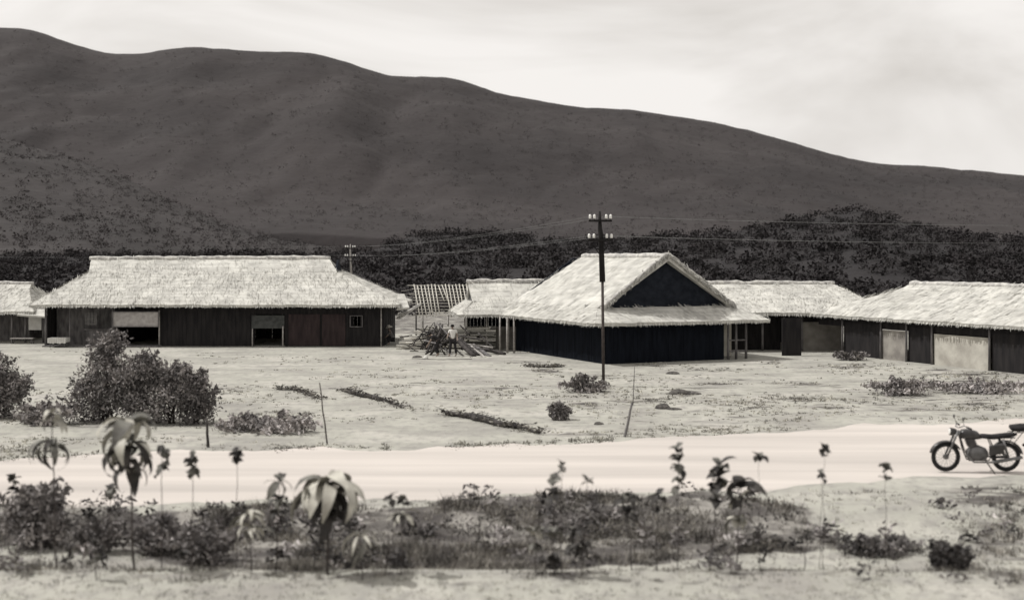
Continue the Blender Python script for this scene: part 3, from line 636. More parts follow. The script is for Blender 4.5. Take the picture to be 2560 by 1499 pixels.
for i, (a_, b_, c_, d_, r__, mm_, lb) in enumerate([
    (1075, 822, 1112, 886, .05, 'log', 'steep pole crossing the tangle from upper left to lower right'),
    (1120, 830, 1072, 892, .06, 'log', 'lowest dark pole propped against the bending person in the tangle'),
    (1092, 806, 1130, 846, .04, 'greywood', 'grey pole end sticking out at the top of the tangle'),
    (1060, 850, 1104, 862, .05, 'greywood', 'grey crosspiece at the left side of the tangle of poles'),
    (1148, 838, 1206, 850, .05, 'log', 'dark beam lying on the planks right of the standing man'),
    (1160, 858, 1232, 868, .045, 'post', 'pale beam lying on the planks above the grey slanting log'),
    (1196, 832, 1236, 872, .05, 'log', 'dark beam slanting over the right end of the plank pile'),
    (1112, 870, 1140, 896, .05, 'greywood', 'short grey log on the ground between the two workers')]):
    log(P(a_, b_, 73.2-.2*(i % 4)), P(c_, d_, 71.6-.15*(i % 3)), r__, lb, mm_)

bh = thing('brushwood_heap', 'tangled dark heap of sticks piled behind the bending person', 'brushwood', G(1082, 885)+Vector((0, 1.9, 0)))
mb = MB(); cb = wloc(bh)
for i in range(120):
    c_ = cb+Vector((random.gauss(0, .55), random.gauss(0, .3), abs(random.gauss(.6, .45)))); c_.z = min(c_.z, 1.95-abs(c_.x-cb.x)*1.1); d = Vector((random.gauss(0, .5), random.gauss(0, .3), random.gauss(.1, .55))).normalized()*random.uniform(.2, .55)
    if (c_-d).z < 0 or (c_+d).z < 0: c_.z += abs(d.z)
    mb.tube([c_-d, c_+d*.2+Vector((0, 0, .02)), c_+d], [random.uniform(.015, .04)]*3, 5)
mb.build('sticks', M['log'], bh, kind='stuff')
def rock(px, py, sx, sz, m, label, name='stone', cat='stone', Y=None):
    p = G(px, py); p.z = gzf(p.x, p.y); mb = MB(); n = 10; prof = [(1, -.15), (1.05, .15), (.9, .5), (.6, .82), (.2, 1)]
    mb.lathe(p, [(r_*sx, h_*sz) for r_, h_ in prof], n)
    for v in mb.V: q = (v-p); k = .8+.5*float(fbm(q.x*2.3/sx+px, q.y*2.3/sx+q.z*2/sx, 2, 4)); v.x = p.x+q.x*k; v.y = p.y+q.y*k*.8; v.z = p.z+q.z*k
    tag(mb.build(name, M[m], None, True, loc=p), label, cat)
rock(1043, 893, .28, .12, 'soil', 'small dark clod on the ground left of the workers', 'clod', 'clod')
rock(1064, 896, .14, .16, 'white', 'small white stone at the foot of the pole tangle')
rock(1700, 985, .45, .2, 'soil', 'largest dark soil heap in the field right of the near utility pole', 'soil_heap', 'soil heap')
rock(1735, 986, .3, .1, 'soil', 'flat tail of soil just right of the largest soil heap', 'soil_heap', 'soil heap')
rock(1657, 1018, .3, .2, 'soil', 'small round soil heap below and left of the largest soil heap', 'soil_heap', 'soil heap')
rock(1685, 1020, .3, .07, 'soil', 'flat scrap of soil right of the small round heap', 'soil_heap', 'soil heap')
rock(1682, 934, .35, .12, 'soil', 'low dark clod in the field just in front of the black wall', 'clod', 'clod')
rock(1497, 1062, .18, .09, 'soil', 'dark clod in the field near the leaning grey stake', 'clod', 'clod')
rock(580, 1058, .14, .10, 'soil', 'dark clod on the grass beside the post at the bushes', 'clod', 'clod')

# ------------------------------------------------------------------ people
def skin_mesh(name, pts, edges, rads, m, parent, lv=2, root=0):
    off = wloc(parent); me = bpy.data.meshes.new(name); me.from_pydata([tuple(Vector(p)-off) for p in pts], edges, []); me.update(); me.materials.append(m)
    o = link(name, me, parent); s = o.modifiers.new('skin', 'SKIN'); sv = me.skin_vertices[0].data
    for i, r_ in enumerate(rads): sv[i].radius = (r_, r_) if isinstance(r_, (int, float)) else r_
    sv[root].use_root = True
    s.use_smooth_shade = True; o.modifiers.new('sub', 'SUBSURF').levels = lv; o.modifiers['sub'].render_levels = lv
    return o
def person(base, joints, label, shirt, trousers, head_dir, hat=False, cat='person', sleeve=.6):
    """joints: dict of local offsets (m): pelvis, chest, neck, head, and for s in l,r: sh, el, wr, hp, kn, an"""
    base = Vector(base); th = thing('person', label, cat, base); J = {k: base+Vector(v) for k, v in joints.items()}
    hd = Vector(head_dir).normalized()
    pts = [J['pelvis'], J['pelvis'].lerp(J['chest'], .5), J['chest'], J['neck']]; rad = [.13, .12, .14, .055]; ed = [(0, 1), (1, 2), (2, 3)]
    def add(p, r_, par): pts.append(p); rad.append(r_); ed.append((par, len(pts)-1)); return len(pts)-1
    h0_ = add(J['neck'].lerp(J['head'], .45)+hd*.01, .062, 3); add(J['head'], (.088, .098), h0_); 
    for s in 'lr':
        a_ = add(J['sh'+s], .055, 2); b_ = add(J['el'+s], .042, a_); w_ = add(J['wr'+s], .028, b_)
        fd = (J['wr'+s]-J['el'+s]).normalized(); sd_ = fd.cross(hd).normalized() if fd.cross(hd).length > .1 else Vector((1, 0, 0))
        pm = add(J['wr'+s]+fd*.06, .036, w_)
        for k in range(4):
            f1 = add(J['wr'+s]+fd*.11+sd_*(k-1.5)*.022, .010, pm); add(J['wr'+s]+fd*(.16-.008*abs(k-1.3))+sd_*(k-1.5)*.024+hd*.02, .008, f1)
        add(J['wr'+s]+fd*.07+sd_*.05, .011, pm)
        a_ = add(J['hp'+s], .085, 0); b_ = add(J['kn'+s], .055, a_); c_ = add(J['an'+s], .038, b_); add(J['an'+s]+hd*.14+Vector((0, 0, -.05)), .035, c_)
    body = skin_mesh('body', pts, ed, rad, M['skin'], th)
    # face
    mb = MB(); u = hd.cross(Vector((0, 0, 1))).normalized(); up = u.cross(hd); c_ = J['head']
    mb.tube([c_+hd*.085+up*.02, c_+hd*.118-up*.03], [.008, .016], 6); mb.build('nose', M['skin'], body, smooth=True)
    mb = MB()
    for s in (-1, 1): mb.lathe(c_+hd*.088+u*.035*s+up*.02, [(.012, 0), (.009, .006)], 8, hd)
    mb.build('eyes', M['hair'], body)
    mb = MB(); mb.box(c_+hd*.09-up*.055, u*.025, up*.005, hd*.006); mb.build('mouth', M['brown'], body)
    mb = MB()
    for s in (-1, 1): mb.lathe(c_+u*.095*s, [(.02, -.01), (.028, 0), (.012, .012)], 8, u)
    mb.build('ears', M['skin'], body, smooth=True)
    # hair cap
    mb = MB(); mb.lathe(c_-hd*.014+up*.0, [(.098, -.02), (.108, .03), (.098, .08), (.06, .115), (.01, .125)], 14, up*.96-hd*.28); mb.build('hair', M['hair'], th, smooth=True)
    if hat:
        mb = MB(); mb.lathe(c_+up*.075, [(.26, -.01), (.25, .012), (.15, .06), (.11, .12), (.02, .17)], 20, up); mb.build('hat', M['hat'], th, smooth=True)
    # shirt and trousers over the body
    q = [J['pelvis']+Vector((0, 0, -.03)), J['pelvis'].lerp(J['chest'], .5), J['chest'], J['neck'].lerp(J['chest'], .25)]; rr = [.155, .145, .165, .075]; e2 = [(0, 1), (1, 2), (2, 3)]
    for s in 'lr': q += [J['sh'+s], J['sh'+s].lerp(J['el'+s], sleeve)]; rr += [.072, .062]; e2 += [(2, len(q)-2), (len(q)-2, len(q)-1)]
    skin_mesh('shirt', q, e2, rr, M[shirt], th)
    q = [J['pelvis']+Vector((0, 0, .02))]; rr = [.15]; e2 = []
    for s in 'lr': q += [J['hp'+s], J['kn'+s], J['kn'+s].lerp(J['an'+s], .85)]; rr += [.105, .08, .07]; n_ = len(q); e2 += [(0, n_-3), (n_-3, n_-2), (n_-2, n_-1)]
    skin_mesh('trousers', q, e2, rr, M[trousers], th)
    return th
stand = dict(pelvis=(0, 0, .98), chest=(0, .02, 1.38), neck=(-.01, .0, 1.56), head=(-.03, -.03, 1.70), shl=(-.19, 0, 1.47), shr=(.19, 0, 1.47), ell=(-.27, -.06, 1.2), elr=(.25, -.03, 1.19),
             wrl=(-.30, -.26, 1.12), wrr=(.27, -.2, 1.02), hpl=(-.1, 0, .92), hpr=(.1, 0, .92), knl=(-.14, -.04, .5), knr=(.15, -.02, .5), anl=(-.18, .02, .08), anr=(.2, .02, .08))
bent = dict(pelvis=(.22, .05, .85), chest=(-.08, -.02, 1.12), neck=(-.24, -.05, 1.2), head=(-.37, -.08, 1.19), shl=(-.14, .16, 1.14), shr=(-.12, -.2, 1.13), ell=(-.26, .18, .86), elr=(-.28, -.24, .85),
            wrl=(-.4, .12, .64), wrr=(-.42, -.2, .62), hpl=(.18, .14, .82), hpr=(.18, -.06, .82), knl=(.05, .2, .46), knr=(.0, -.14, .46), anl=(.2, .22, .08), anr=(.16, -.16, .08))
crouch = dict(pelvis=(.1, .0, .32), chest=(-.05, -.04, .66), neck=(-.1, -.06, .82), head=(-.14, -.08, .95), shl=(-.1, .14, .74), shr=(-.06, -.22, .74), ell=(-.26, .1, .52), elr=(-.24, -.3, .52),
              wrl=(-.42, .05, .42), wrr=(-.4, -.24, .4), hpl=(.06, .1, .3), hpr=(.08, -.12, .3), knl=(-.26, .12, .5), knr=(-.24, -.18, .5), anl=(-.14, .12, .08), anr=(-.1, -.2, .08))
p1 = G(1132, 890); person(p1, stand, 'person standing in a white shirt and dark trousers beside the leaning logs', 'shirtw', 'cloth', (-.5, -.85, -.1))
p2 = G(1088, 889); person(p2, bent, 'person in dark clothes bending down to the left among the poles', 'cloth', 'cloth', (-.9, -.2, -.4))
p3 = G(978, 862); person(p3+Vector((0, .2, 0)), {k: tuple(Vector(v)*1.12) for k, v in crouch.items()}, 'person in a pale wide hat crouching at the right-hand corner of the longest house', 'clothg', 'cloth', (-.85, -.4, -.2), hat=True)

# ------------------------------------------------------------------ utility poles and wires
def upole(base, H, label, k=1.0, two=True, um='pole'):
    base = Vector(base); th = thing('utility_pole', label, 'utility pole', base, 'wooden utility poles with white insulators')
    att = []
    mb = MB(); mb.tube([base+Vector((0, 0, -.3)), base+Vector((-.05, 0, 4.75*k))], [.068*k, .06*k], 10); mb.build('lower_post', M['polegrey'], th, smooth=True)
    mb = MB(); mb.tube([base+Vector((-.05, -.02, 4.55*k)), base+Vector((-.12, -.02, 6.6*k)), base+Vector((-.16, -.02, H-.75)), base+Vector((-.17, -.02, H))], [.13*k, .115*k, .1*k, .045*k], 10); mb.build('upper_post', M[um], th, smooth=True)
    for zz, w_ in ((H-.42, .5), (H-1.26, .54)) if two else ((H-.3, .35),):
        c_ = base+Vector((-.15, -.13, zz)); mb = MB(); mb.box(c_, (w_, 0, 0), (0, .05, 0), (0, 0, .045)); mb.build('crossarm', M['pole'], th)
        for s in (-.42, -.24, .24, .42):
            q = c_+Vector((s*w_/.47, 0, .045)); mb = MB(); mb.tube([q, q+Vector((0, 0, .1))], .012, 6); pin = mb.build('pin', M['pole'], th)
            mb = MB(); mb.lathe(q+Vector((0, 0, .05)), [(.045, 0), (.062, .03), (.05, .075), (.058, .1), (.05, .15), (.02, .185)], 12); mb.build('insulator', M['porc'], th, smooth=True)
            att.append(q+Vector((0, 0, .15)))
    if two:
        mb = MB(); zz = H-1.36
        for s in (-1, 1): mb.tube([base+Vector((-.14+s*.4, -.16, zz+.02)), base+Vector((-.14+s*.06, -.16, zz-.5))], .022, 6)
        mb.box(base+Vector((-.14, -.15, zz-.28)), (.22, 0, 0), (0, .03, 0), (0, 0, .03)); mb.build('brace', M['pole'], th)
    return att
bp1 = G(1509, 967)
A1 = upole(bp1, 7.62, 'tall near utility pole with two crossarms in front of the black-gabled house')
A2 = upole((-15.4, 119, 0), 7.05, 'distant slim pale utility pole showing above the right slope of the longest roof', .8, True, 'post')
A0 = upole((41, 63, 0), 7.6, 'utility pole standing beyond the right edge of the photo')
A3 = upole((-75, 120, 0), 7.2, 'utility pole standing beyond the left edge of the photo')
def wires(Aa, Ab, sag, lab):
    for i in range(8):
        a_, b_ = Aa[i], Ab[i]; pts = [a_.lerp(b_, f/24)+Vector((0, 0, -4*sag*(f/24)*(1-f/24))) for f in range(25)]
        mb = MB(); mb.tube(pts, .003, 4, cap=False); tag(mb.build('overhead_wire', M['wire'], None, loc=a_), lab+(', upper crossarm, ' if i < 4 else ', lower crossarm, ')+('first', 'second', 'third', 'fourth')[i % 4]+' insulator from left', 'wire', 'thin overhead wires')
wires(A2, A1, .35, 'thin wire between the two poles')
wires(A1, A0, .25, 'wire leaving the near pole rightwards')
wires(A3, A2, .3, 'wire leaving the far pole leftwards')

# ------------------------------------------------------------------ stakes
def stake(p0, py_top, dx, r_, label, m='greywood', name='stake'):
    p = G(*p0); p.z = gzf(p.x, p.y); q = P(p0[0]+dx, py_top, p.y)
    mb = MB(); n = 5; pts = [(p-Vector((0, 0, .2))).lerp(q, i/n)+Vector((random.uniform(-.012, .012), 0, 0)) for i in range(n+1)]
    mb.tube(pts, [r_*(1-.35*i/n) for i in range(n+1)], 7); tag(mb.build(name, M[m], None, True, loc=p), label, 'stake')
stake((820, 1110), 956, -21, .026, 'tall thin stake leaning left beside the middle of the road', 'polegrey')
stake((521, 1118), 1050, -4, .05, 'short dark post at the right-hand end of the dark bushes', 'log', 'post')
stake((1560, 1092), 1005, 20, .05, 'thick grey stake leaning right in the field below the near utility pole', 'greywood')
stake((1582, 1010), 915, 4, .02, 'thin faint stick standing behind the thick leaning grey stake', 'greywood')

# ------------------------------------------------------------------ fallen branches
def branch(pts, label, r0=.06, m='log'):
    P3 = []
    for px, py in pts: p = G(px, py); p.z = gzf(p.x, p.y)+r0*.6; P3.append(p)
    th = thing('fallen_branch', label, 'branch', P3[0]); mb = MB(); Q = []
    for i in range(len(P3)-1):
        for f in (0, .33, .66): Q.append(P3[i].lerp(P3[i+1], f)+Vector((random.uniform(-.05, .05), random.uniform(-.12, .12), random.uniform(-.02, .05))))
    Q.append(P3[-1]); n = len(Q); mb.tube(Q, [r0*(.35+.9*math.sin(math.pi*min(1, .15+i/n))*random.uniform(.7, 1.2)) for i in range(n)], 6); mb.build('limb', M[m], th, smooth=True)
    tw = MB()
    for i in range(len(Q)*3):
        q = random.choice(Q); d = Vector((random.uniform(-.6, .6), random.uniform(-.5, .3), random.uniform(0, .22))); tw.tube([q, q+d*.5+Vector((0, 0, .04)), q+d], [.014, .01, .005], 4)
    tw.build('twigs', M[m], th, kind='stuff')
    nl = 260; C = np.array([np.array(random.choice(Q)) for _ in range(nl)])+RNG.normal(0, 1, (nl, 3))*np.array([.16, .2, .035])+np.array((0, 0, .05))
    A = RNG.normal(size=(nl, 3)); A[:, 2] *= .4; A /= np.linalg.norm(A, axis=1)[:, None]; B = np.cross(A, RNG.normal(size=(nl, 3))); B /= np.linalg.norm(B, axis=1)[:, None]
    cards('dead_leaves', C, A*.06, B*.03, RNG.uniform(.4, 1.3, nl), M['weeds'], th)
branch([(698, 973), (735, 974), (765, 983), (800, 995)], 'thin brown fallen branch left of the tall leaning stake', .05)
branch([(858, 978), (885, 987), (920, 995), (965, 1005), (1003, 1022)], 'dark fallen branch in the field right of the tall leaning stake', .08)
branch([(1118, 1038), (1165, 1042), (1210, 1056), (1260, 1068), (1300, 1072), (1350, 1086)], 'longest and blackest fallen branch lying above the middle of the road', .11)
branch([(1318, 916), (1350, 918), (1405, 918)], 'short dark branch lying in front of the left part of the black wall', .06)

# ------------------------------------------------------------------ bushes
def bush(px, py, w_, h_, label, blobs=None, n=2600, m='bush', leaf=.075, dens=1, base=None, cat='bush', name='bush', sh=(.5, 1.5)):
    p = G(px, py) if base is None else Vector(base); p.z = gzf(p.x, p.y); th = thing(name, label, cat, p)
    mb = MB()
    for k in range(7):
        a_ = random.uniform(0, 6.28); r_ = random.uniform(.1, .4)*w_/2; q = p+Vector((math.cos(a_)*r_, math.sin(a_)*r_*.6, h_*random.uniform(.5, .85)))
        mb.tube([p+Vector((random.uniform(-.1, .1)*w_, random.uniform(-.05, .05), -.05)), p.lerp(q, .5)+Vector((random.uniform(-.08, .08), 0, 0)), q], [.03, .02, .008], 5)
    mb.build('stems', M['bark'], th, smooth=True)
    blobs = blobs or [(0, .5, 1, .5)]
    Cs = []; nb = 26; shs = []
    for bx, bz, bw_, bh in blobs:      # in units of w,h : centre x, centre z, half width, half height
        k = int(n/len(blobs)); sub = RNG.normal(size=(nb, 3)); sub /= np.linalg.norm(sub, axis=1)[:, None]; sub *= RNG.uniform(.45, 1.0, (nb, 1)); tone = RNG.uniform(*sh, nb)
        ix = RNG.integers(0, nb, k); d = sub[ix]+RNG.normal(0, .24, (k, 3))
        Cs.append(np.array([p.x+bx*w_, p.y, p.z+bz*h_])+d*np.array([bw_*w_/2, bw_*w_*.36, bh*h_])); shs.append(tone[ix]*RNG.uniform(.7, 1.3, k))
    for _ in range(16):       # loose sprigs breaking the outline
        bx, bz, bw_, bh = random.choice(blobs); a_ = random.uniform(0, 3.14); c0 = np.array([p.x+bx*w_, p.y, p.z+bz*h_]); dv = np.array([math.cos(a_)*bw_*w_/2, random.uniform(-.3, .3)*w_, math.sin(a_)*bh*h_])
        t_ = RNG.uniform(.8, random.uniform(1.2, 1.5), (34, 1)); Cs.append(c0+dv*t_+RNG.normal(0, .035, (34, 3))+np.array([0, 0, .06])*t_); shs.append(RNG.uniform(*sh, 34))
    C = np.concatenate(Cs); C[:, 2] = np.maximum(C[:, 2], p.z+.03); S = np.concatenate(shs); k = len(C)
    A = RNG.normal(size=(k, 3))+np.array([0, 0, .5]); A /= np.linalg.norm(A, axis=1)[:, None]; B = np.cross(A, RNG.normal(size=(k, 3))); B /= np.linalg.norm(B, axis=1)[:, None]
    s = RNG.uniform(.6, 1.4, (k, 1))*leaf
    cards('foliage', C, A*s, B*s*.45, S, M[m], th); return th
bush(268, 1052, 2.3, 2.85, 'tallest dark bush, peaked, in front of the longest house', [(0, .35, 1, .36), (.0, .66, .6, .3), (.0, .86, .3, .16), (-.2, .25, .8, .25)], 8500, leaf=.055)
bush(352, 1056, 2.2, 2.3, 'dark rounded bush just right of the tallest peaked bush', [(0, .4, 1, .42), (.0, .72, .7, .25)], 6500, leaf=.055)
bush(428, 1058, 1.9, 1.95, 'dark bush third in the row right of the tallest peaked bush', [(0, .42, 1, .42), (.1, .75, .6, .22)], 5500, leaf=.055)
bush(490, 1060, 1.3, 1.75, 'dark bush at the right-hand end of the row, by the short dark post', [(0, .42, 1, .42), (-.1, .75, .6, .22)], 4500, leaf=.055)
bush(12, 1045, 1.6, 2.1, 'tall dark bush cut off by the left edge of the photo', [(-.1, .35, 1, .38), (-.25, .75, .6, .25), (.1, .5, .8, .3)], 6500, leaf=.055)
bush(-60, 1045, 1.6, 2.3, 'dark bush standing beyond the left edge of the photo', [(0, .5, 1, .5)], 1600)
bush(115, 1060, 1.6, .6, 'faint low grey shrub between the left-edge bush and the tallest bush', [(0, .4, 1, .5)], 1100, sh=(1, 2.2))
bush(670, 1078, 2.6, .45, 'low spreading grey shrub left of the tall leaning stake', [(0, .4, 1, .5)], 1300, sh=(.9, 2.2))
bush(85, 1335, 1.35, 1.1, 'dark leafy shrub at the lower left edge of the road', [(0, .4, 1, .42), (-.15, .7, .6, .3), (.2, .75, .4, .3)], 4200, leaf=.05, sh=(.6, 1.8))
bush(420, 1345, 1.0, .55, 'dark weedy clump on the near verge under the broad drooping plant', [(0, .5, 1, .5)], 1100, leaf=.045, sh=(.7, 1.8))
bush(520, 1370, .9, .6, 'dark weedy clump on the near verge left of the pale-leaved sapling', [(0, .5, 1, .5)], 1000, leaf=.045, sh=(.7, 1.8))
bush(250, 1345, .7, .5, 'small dark weedy clump below the little round-leaved sapling', [(0, .5, 1, .5)], 800, leaf=.045)
bush(2375, 1405, .62, .4, 'blackest low shrub alone on the pale ground at lower right', [(-.3, .55, .5, .4), (.15, .4, .6, .4), (.35, .45, .4, .3)], 2000, leaf=.045, sh=(.25, .8))
bush(2190, 1345, 1.3, .22, 'flat dark shrub strip at the right-hand end of the near verge', [(0, .4, 1, .5), (-.2, .6, .5, .5)], 1500, leaf=.045, sh=(.4, 1))
bush(1470, 980, 1.6, .5, 'grey shrub around the foot of the near utility pole', [(-.1, .4, 1, .5), (-.2, .7, .4, .4)], 1100, sh=(.6, 1.8))
bush(2240, 985, 2.2, .5, 'grey shrub in the field in front of the pale wall panels', [(0, .4, 1, .45), (0, .75, .5, .3)], 1500, sh=(.9, 2))
bush(2440, 980, 3.4, .42, 'broad olive shrub in the field at the right edge', [(0, .4, 1, .5)], 1700, sh=(.8, 2))
bush(1398, 1048, .6, .4, 'little dark weed in the middle of the field left of the thick leaning stake', [(0, .5, 1, .5)], 500, leaf=.06)
bush(2125, 900, 1.4, .35, 'low weed under the wall of the right-middle house', [(0, .5, 1, .5)], 600)

# ------------------------------------------------------------------ broad-leaved saplings in the foreground
def leaf_mesh(nm, L, W, droop, m, fold=.25):
    V = []; F = []; n = 7; z = 0; x = 0; ang_ = .35
    cs = []
    for i in range(n+1):
        f = i/n; wd = W*math.sin(math.pi*min(1, (f*.92+.06)))**.75*(1 if f < .6 else 1-.35*(f-.6)/.4); cs.append((x, z, wd)); x += math.cos(ang_)*L/n; z += math.sin(ang_)*L/n; ang_ -= droop/n
    for x_, z_, wd in cs: V += [(x_, -wd, z_+fold*wd+random.uniform(-.01, .01)), (x_, -wd*.5, z_+fold*wd*.35), (x_, 0, z_), (x_, wd*.5, z_+fold*wd*.35), (x_, wd, z_+fold*wd+random.uniform(-.01, .01))]
    for i in range(n):
        for k in range(4): F.append((i*5+k, i*5+k+1, i*5+5+k+1, i*5+5+k))
    return mesh(nm, V, F, m, None, True)
LM = {}
for key, (L, W, dr) in dict(big=(.64, .085, 2.1), droop=(.66, .078, 2.9), mid=(.38, .06, 1.9), round=(.23, .095, 1.1), thin=(.5, .034, 1.8)).items():
    for tone, mk in (('d', 'leafd'), ('m', 'leafm'), ('p', 'leafp')): LM[key+tone] = [leaf_mesh('leaf', L*s, W*s, dr*q, M[mk]) for s, q in ((1, 1), (.8, .85), (.9, 1.15))]
def sapling(px, base_y, top_y, label, leaves, lean=0, r_=.016, cat='sapling', name='broadleaf_sapling'):
    """leaves: list of (height fraction, kind+tone, azimuth deg, scale)"""
    p = G(px, base_y); p.z = gzf(p.x, p.y); q = P(px+lean, top_y, p.y); th = thing(name, label, cat, p, 'broad-leaved saplings on the near verge')
    mb = MB(); n = 7; pts = [p.lerp(q, i/n)+Vector((math.sin(i*1.7+px)*.015, math.cos(i*2.1+px)*.015, 0)) for i in range(n+1)]; pts[0].z -= .05
    mb.tube(pts, [r_*(1-.55*i/n) for i in range(n+1)], 6); mb.build('stem', M['bark'], th, smooth=True)
    for hf, kind, az, sc in leaves:
        i = min(n-1, int(hf*n)); a_ = pts[i].lerp(pts[i+1], min(1, hf*n-i)); me = random.choice(LM[kind]); o = link('leaf', me, th, a_-wloc(th)-Vector((0, 0, .0)))
        rd = kind.startswith('round'); pj = 55 if rd else 26
        o.rotation_euler = (R(random.uniform(-35, 35)), R(random.uniform(-pj, pj)), R(az+random.uniform(-22, 22))); q_ = sc*(1.0 if rd else 1.22)*random.uniform(.8, 1.2); o.scale = (q_, q_*random.uniform(.75, 1.15), q_)
def whorl(h, kinds, n, sc, a0=0, jit=.2):
    n = int(n*(1.5 if kinds[0].startswith('round') else 2.0)); return [(h-random.uniform(0, .07), random.choice(kinds), a0+360*i/n, sc*random.uniform(1-jit, 1+jit)) for i in range(n)]
S = sapling
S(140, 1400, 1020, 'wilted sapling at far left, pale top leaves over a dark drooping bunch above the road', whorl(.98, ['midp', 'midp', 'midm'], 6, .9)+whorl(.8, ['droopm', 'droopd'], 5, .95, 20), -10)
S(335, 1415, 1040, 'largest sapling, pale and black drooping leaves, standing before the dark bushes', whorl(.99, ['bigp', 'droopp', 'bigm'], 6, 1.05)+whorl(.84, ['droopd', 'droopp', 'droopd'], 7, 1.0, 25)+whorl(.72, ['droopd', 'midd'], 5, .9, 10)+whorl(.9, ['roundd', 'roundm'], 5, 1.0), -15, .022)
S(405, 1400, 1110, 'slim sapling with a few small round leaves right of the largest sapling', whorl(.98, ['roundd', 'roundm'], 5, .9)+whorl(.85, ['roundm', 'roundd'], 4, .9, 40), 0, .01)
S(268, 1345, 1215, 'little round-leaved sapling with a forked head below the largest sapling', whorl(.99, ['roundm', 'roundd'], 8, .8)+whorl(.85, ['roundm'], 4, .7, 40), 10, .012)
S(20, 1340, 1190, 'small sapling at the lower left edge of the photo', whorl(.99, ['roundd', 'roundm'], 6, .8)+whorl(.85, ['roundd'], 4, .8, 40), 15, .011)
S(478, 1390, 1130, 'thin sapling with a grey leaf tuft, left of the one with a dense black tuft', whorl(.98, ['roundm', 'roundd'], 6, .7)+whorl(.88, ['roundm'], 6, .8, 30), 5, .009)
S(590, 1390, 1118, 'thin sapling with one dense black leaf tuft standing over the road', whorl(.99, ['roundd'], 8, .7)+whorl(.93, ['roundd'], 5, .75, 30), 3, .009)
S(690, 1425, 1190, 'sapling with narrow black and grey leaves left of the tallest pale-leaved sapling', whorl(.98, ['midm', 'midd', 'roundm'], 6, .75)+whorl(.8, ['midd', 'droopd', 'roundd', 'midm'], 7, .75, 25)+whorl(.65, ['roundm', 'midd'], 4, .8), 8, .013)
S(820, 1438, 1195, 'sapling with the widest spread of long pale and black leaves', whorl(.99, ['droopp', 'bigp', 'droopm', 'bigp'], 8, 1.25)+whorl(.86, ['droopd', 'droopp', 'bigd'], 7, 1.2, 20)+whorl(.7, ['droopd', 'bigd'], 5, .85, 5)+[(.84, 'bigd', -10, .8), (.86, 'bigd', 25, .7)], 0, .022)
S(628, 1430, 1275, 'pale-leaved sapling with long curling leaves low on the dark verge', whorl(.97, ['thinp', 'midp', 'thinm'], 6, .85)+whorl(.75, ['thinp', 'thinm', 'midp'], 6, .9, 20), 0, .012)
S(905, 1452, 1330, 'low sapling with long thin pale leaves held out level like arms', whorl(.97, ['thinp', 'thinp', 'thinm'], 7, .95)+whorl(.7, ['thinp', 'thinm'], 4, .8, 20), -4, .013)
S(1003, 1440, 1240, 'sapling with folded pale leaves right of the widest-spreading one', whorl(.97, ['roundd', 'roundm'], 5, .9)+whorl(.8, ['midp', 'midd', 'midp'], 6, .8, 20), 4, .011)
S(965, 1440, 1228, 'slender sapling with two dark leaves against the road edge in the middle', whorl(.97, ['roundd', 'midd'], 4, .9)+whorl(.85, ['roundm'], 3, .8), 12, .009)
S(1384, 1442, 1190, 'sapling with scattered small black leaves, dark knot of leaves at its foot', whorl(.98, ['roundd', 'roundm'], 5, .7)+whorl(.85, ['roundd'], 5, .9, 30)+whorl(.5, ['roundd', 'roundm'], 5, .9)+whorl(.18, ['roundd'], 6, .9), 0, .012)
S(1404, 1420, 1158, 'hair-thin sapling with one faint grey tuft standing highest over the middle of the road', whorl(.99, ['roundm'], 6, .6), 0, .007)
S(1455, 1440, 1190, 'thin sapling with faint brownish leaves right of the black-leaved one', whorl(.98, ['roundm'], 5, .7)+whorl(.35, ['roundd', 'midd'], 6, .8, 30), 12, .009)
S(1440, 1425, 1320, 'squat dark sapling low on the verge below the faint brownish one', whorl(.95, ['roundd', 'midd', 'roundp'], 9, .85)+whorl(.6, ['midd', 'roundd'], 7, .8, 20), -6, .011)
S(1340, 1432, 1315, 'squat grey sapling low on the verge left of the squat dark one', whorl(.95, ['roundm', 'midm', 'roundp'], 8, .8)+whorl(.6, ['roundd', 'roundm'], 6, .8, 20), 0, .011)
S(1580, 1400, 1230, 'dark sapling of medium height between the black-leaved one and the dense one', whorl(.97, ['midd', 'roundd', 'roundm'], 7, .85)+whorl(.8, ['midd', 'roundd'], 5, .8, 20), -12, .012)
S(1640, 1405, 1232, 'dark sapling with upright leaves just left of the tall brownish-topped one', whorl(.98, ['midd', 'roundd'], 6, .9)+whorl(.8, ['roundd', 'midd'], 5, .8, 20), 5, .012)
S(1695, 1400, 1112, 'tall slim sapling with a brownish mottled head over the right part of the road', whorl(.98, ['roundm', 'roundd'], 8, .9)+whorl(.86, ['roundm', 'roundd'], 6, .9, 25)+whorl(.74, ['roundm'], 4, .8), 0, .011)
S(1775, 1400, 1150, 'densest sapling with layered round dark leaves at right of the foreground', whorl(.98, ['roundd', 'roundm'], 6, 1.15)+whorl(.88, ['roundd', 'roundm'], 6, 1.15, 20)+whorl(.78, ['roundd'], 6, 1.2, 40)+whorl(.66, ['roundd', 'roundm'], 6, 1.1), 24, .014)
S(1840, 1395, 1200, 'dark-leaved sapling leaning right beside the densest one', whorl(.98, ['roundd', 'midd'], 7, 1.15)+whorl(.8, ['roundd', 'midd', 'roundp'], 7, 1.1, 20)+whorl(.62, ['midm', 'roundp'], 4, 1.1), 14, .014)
S(1898, 1390, 1130, 'thin sapling with a single grey leaf tuft just right of the densest one', whorl(.99, ['roundm', 'roundd'], 6, .72), 0, .006)
S(2058, 1390, 1110, 'thin sapling with a single black leaf tuft over the pale road', whorl(.99, ['roundd'], 7, .68), 2, .006)
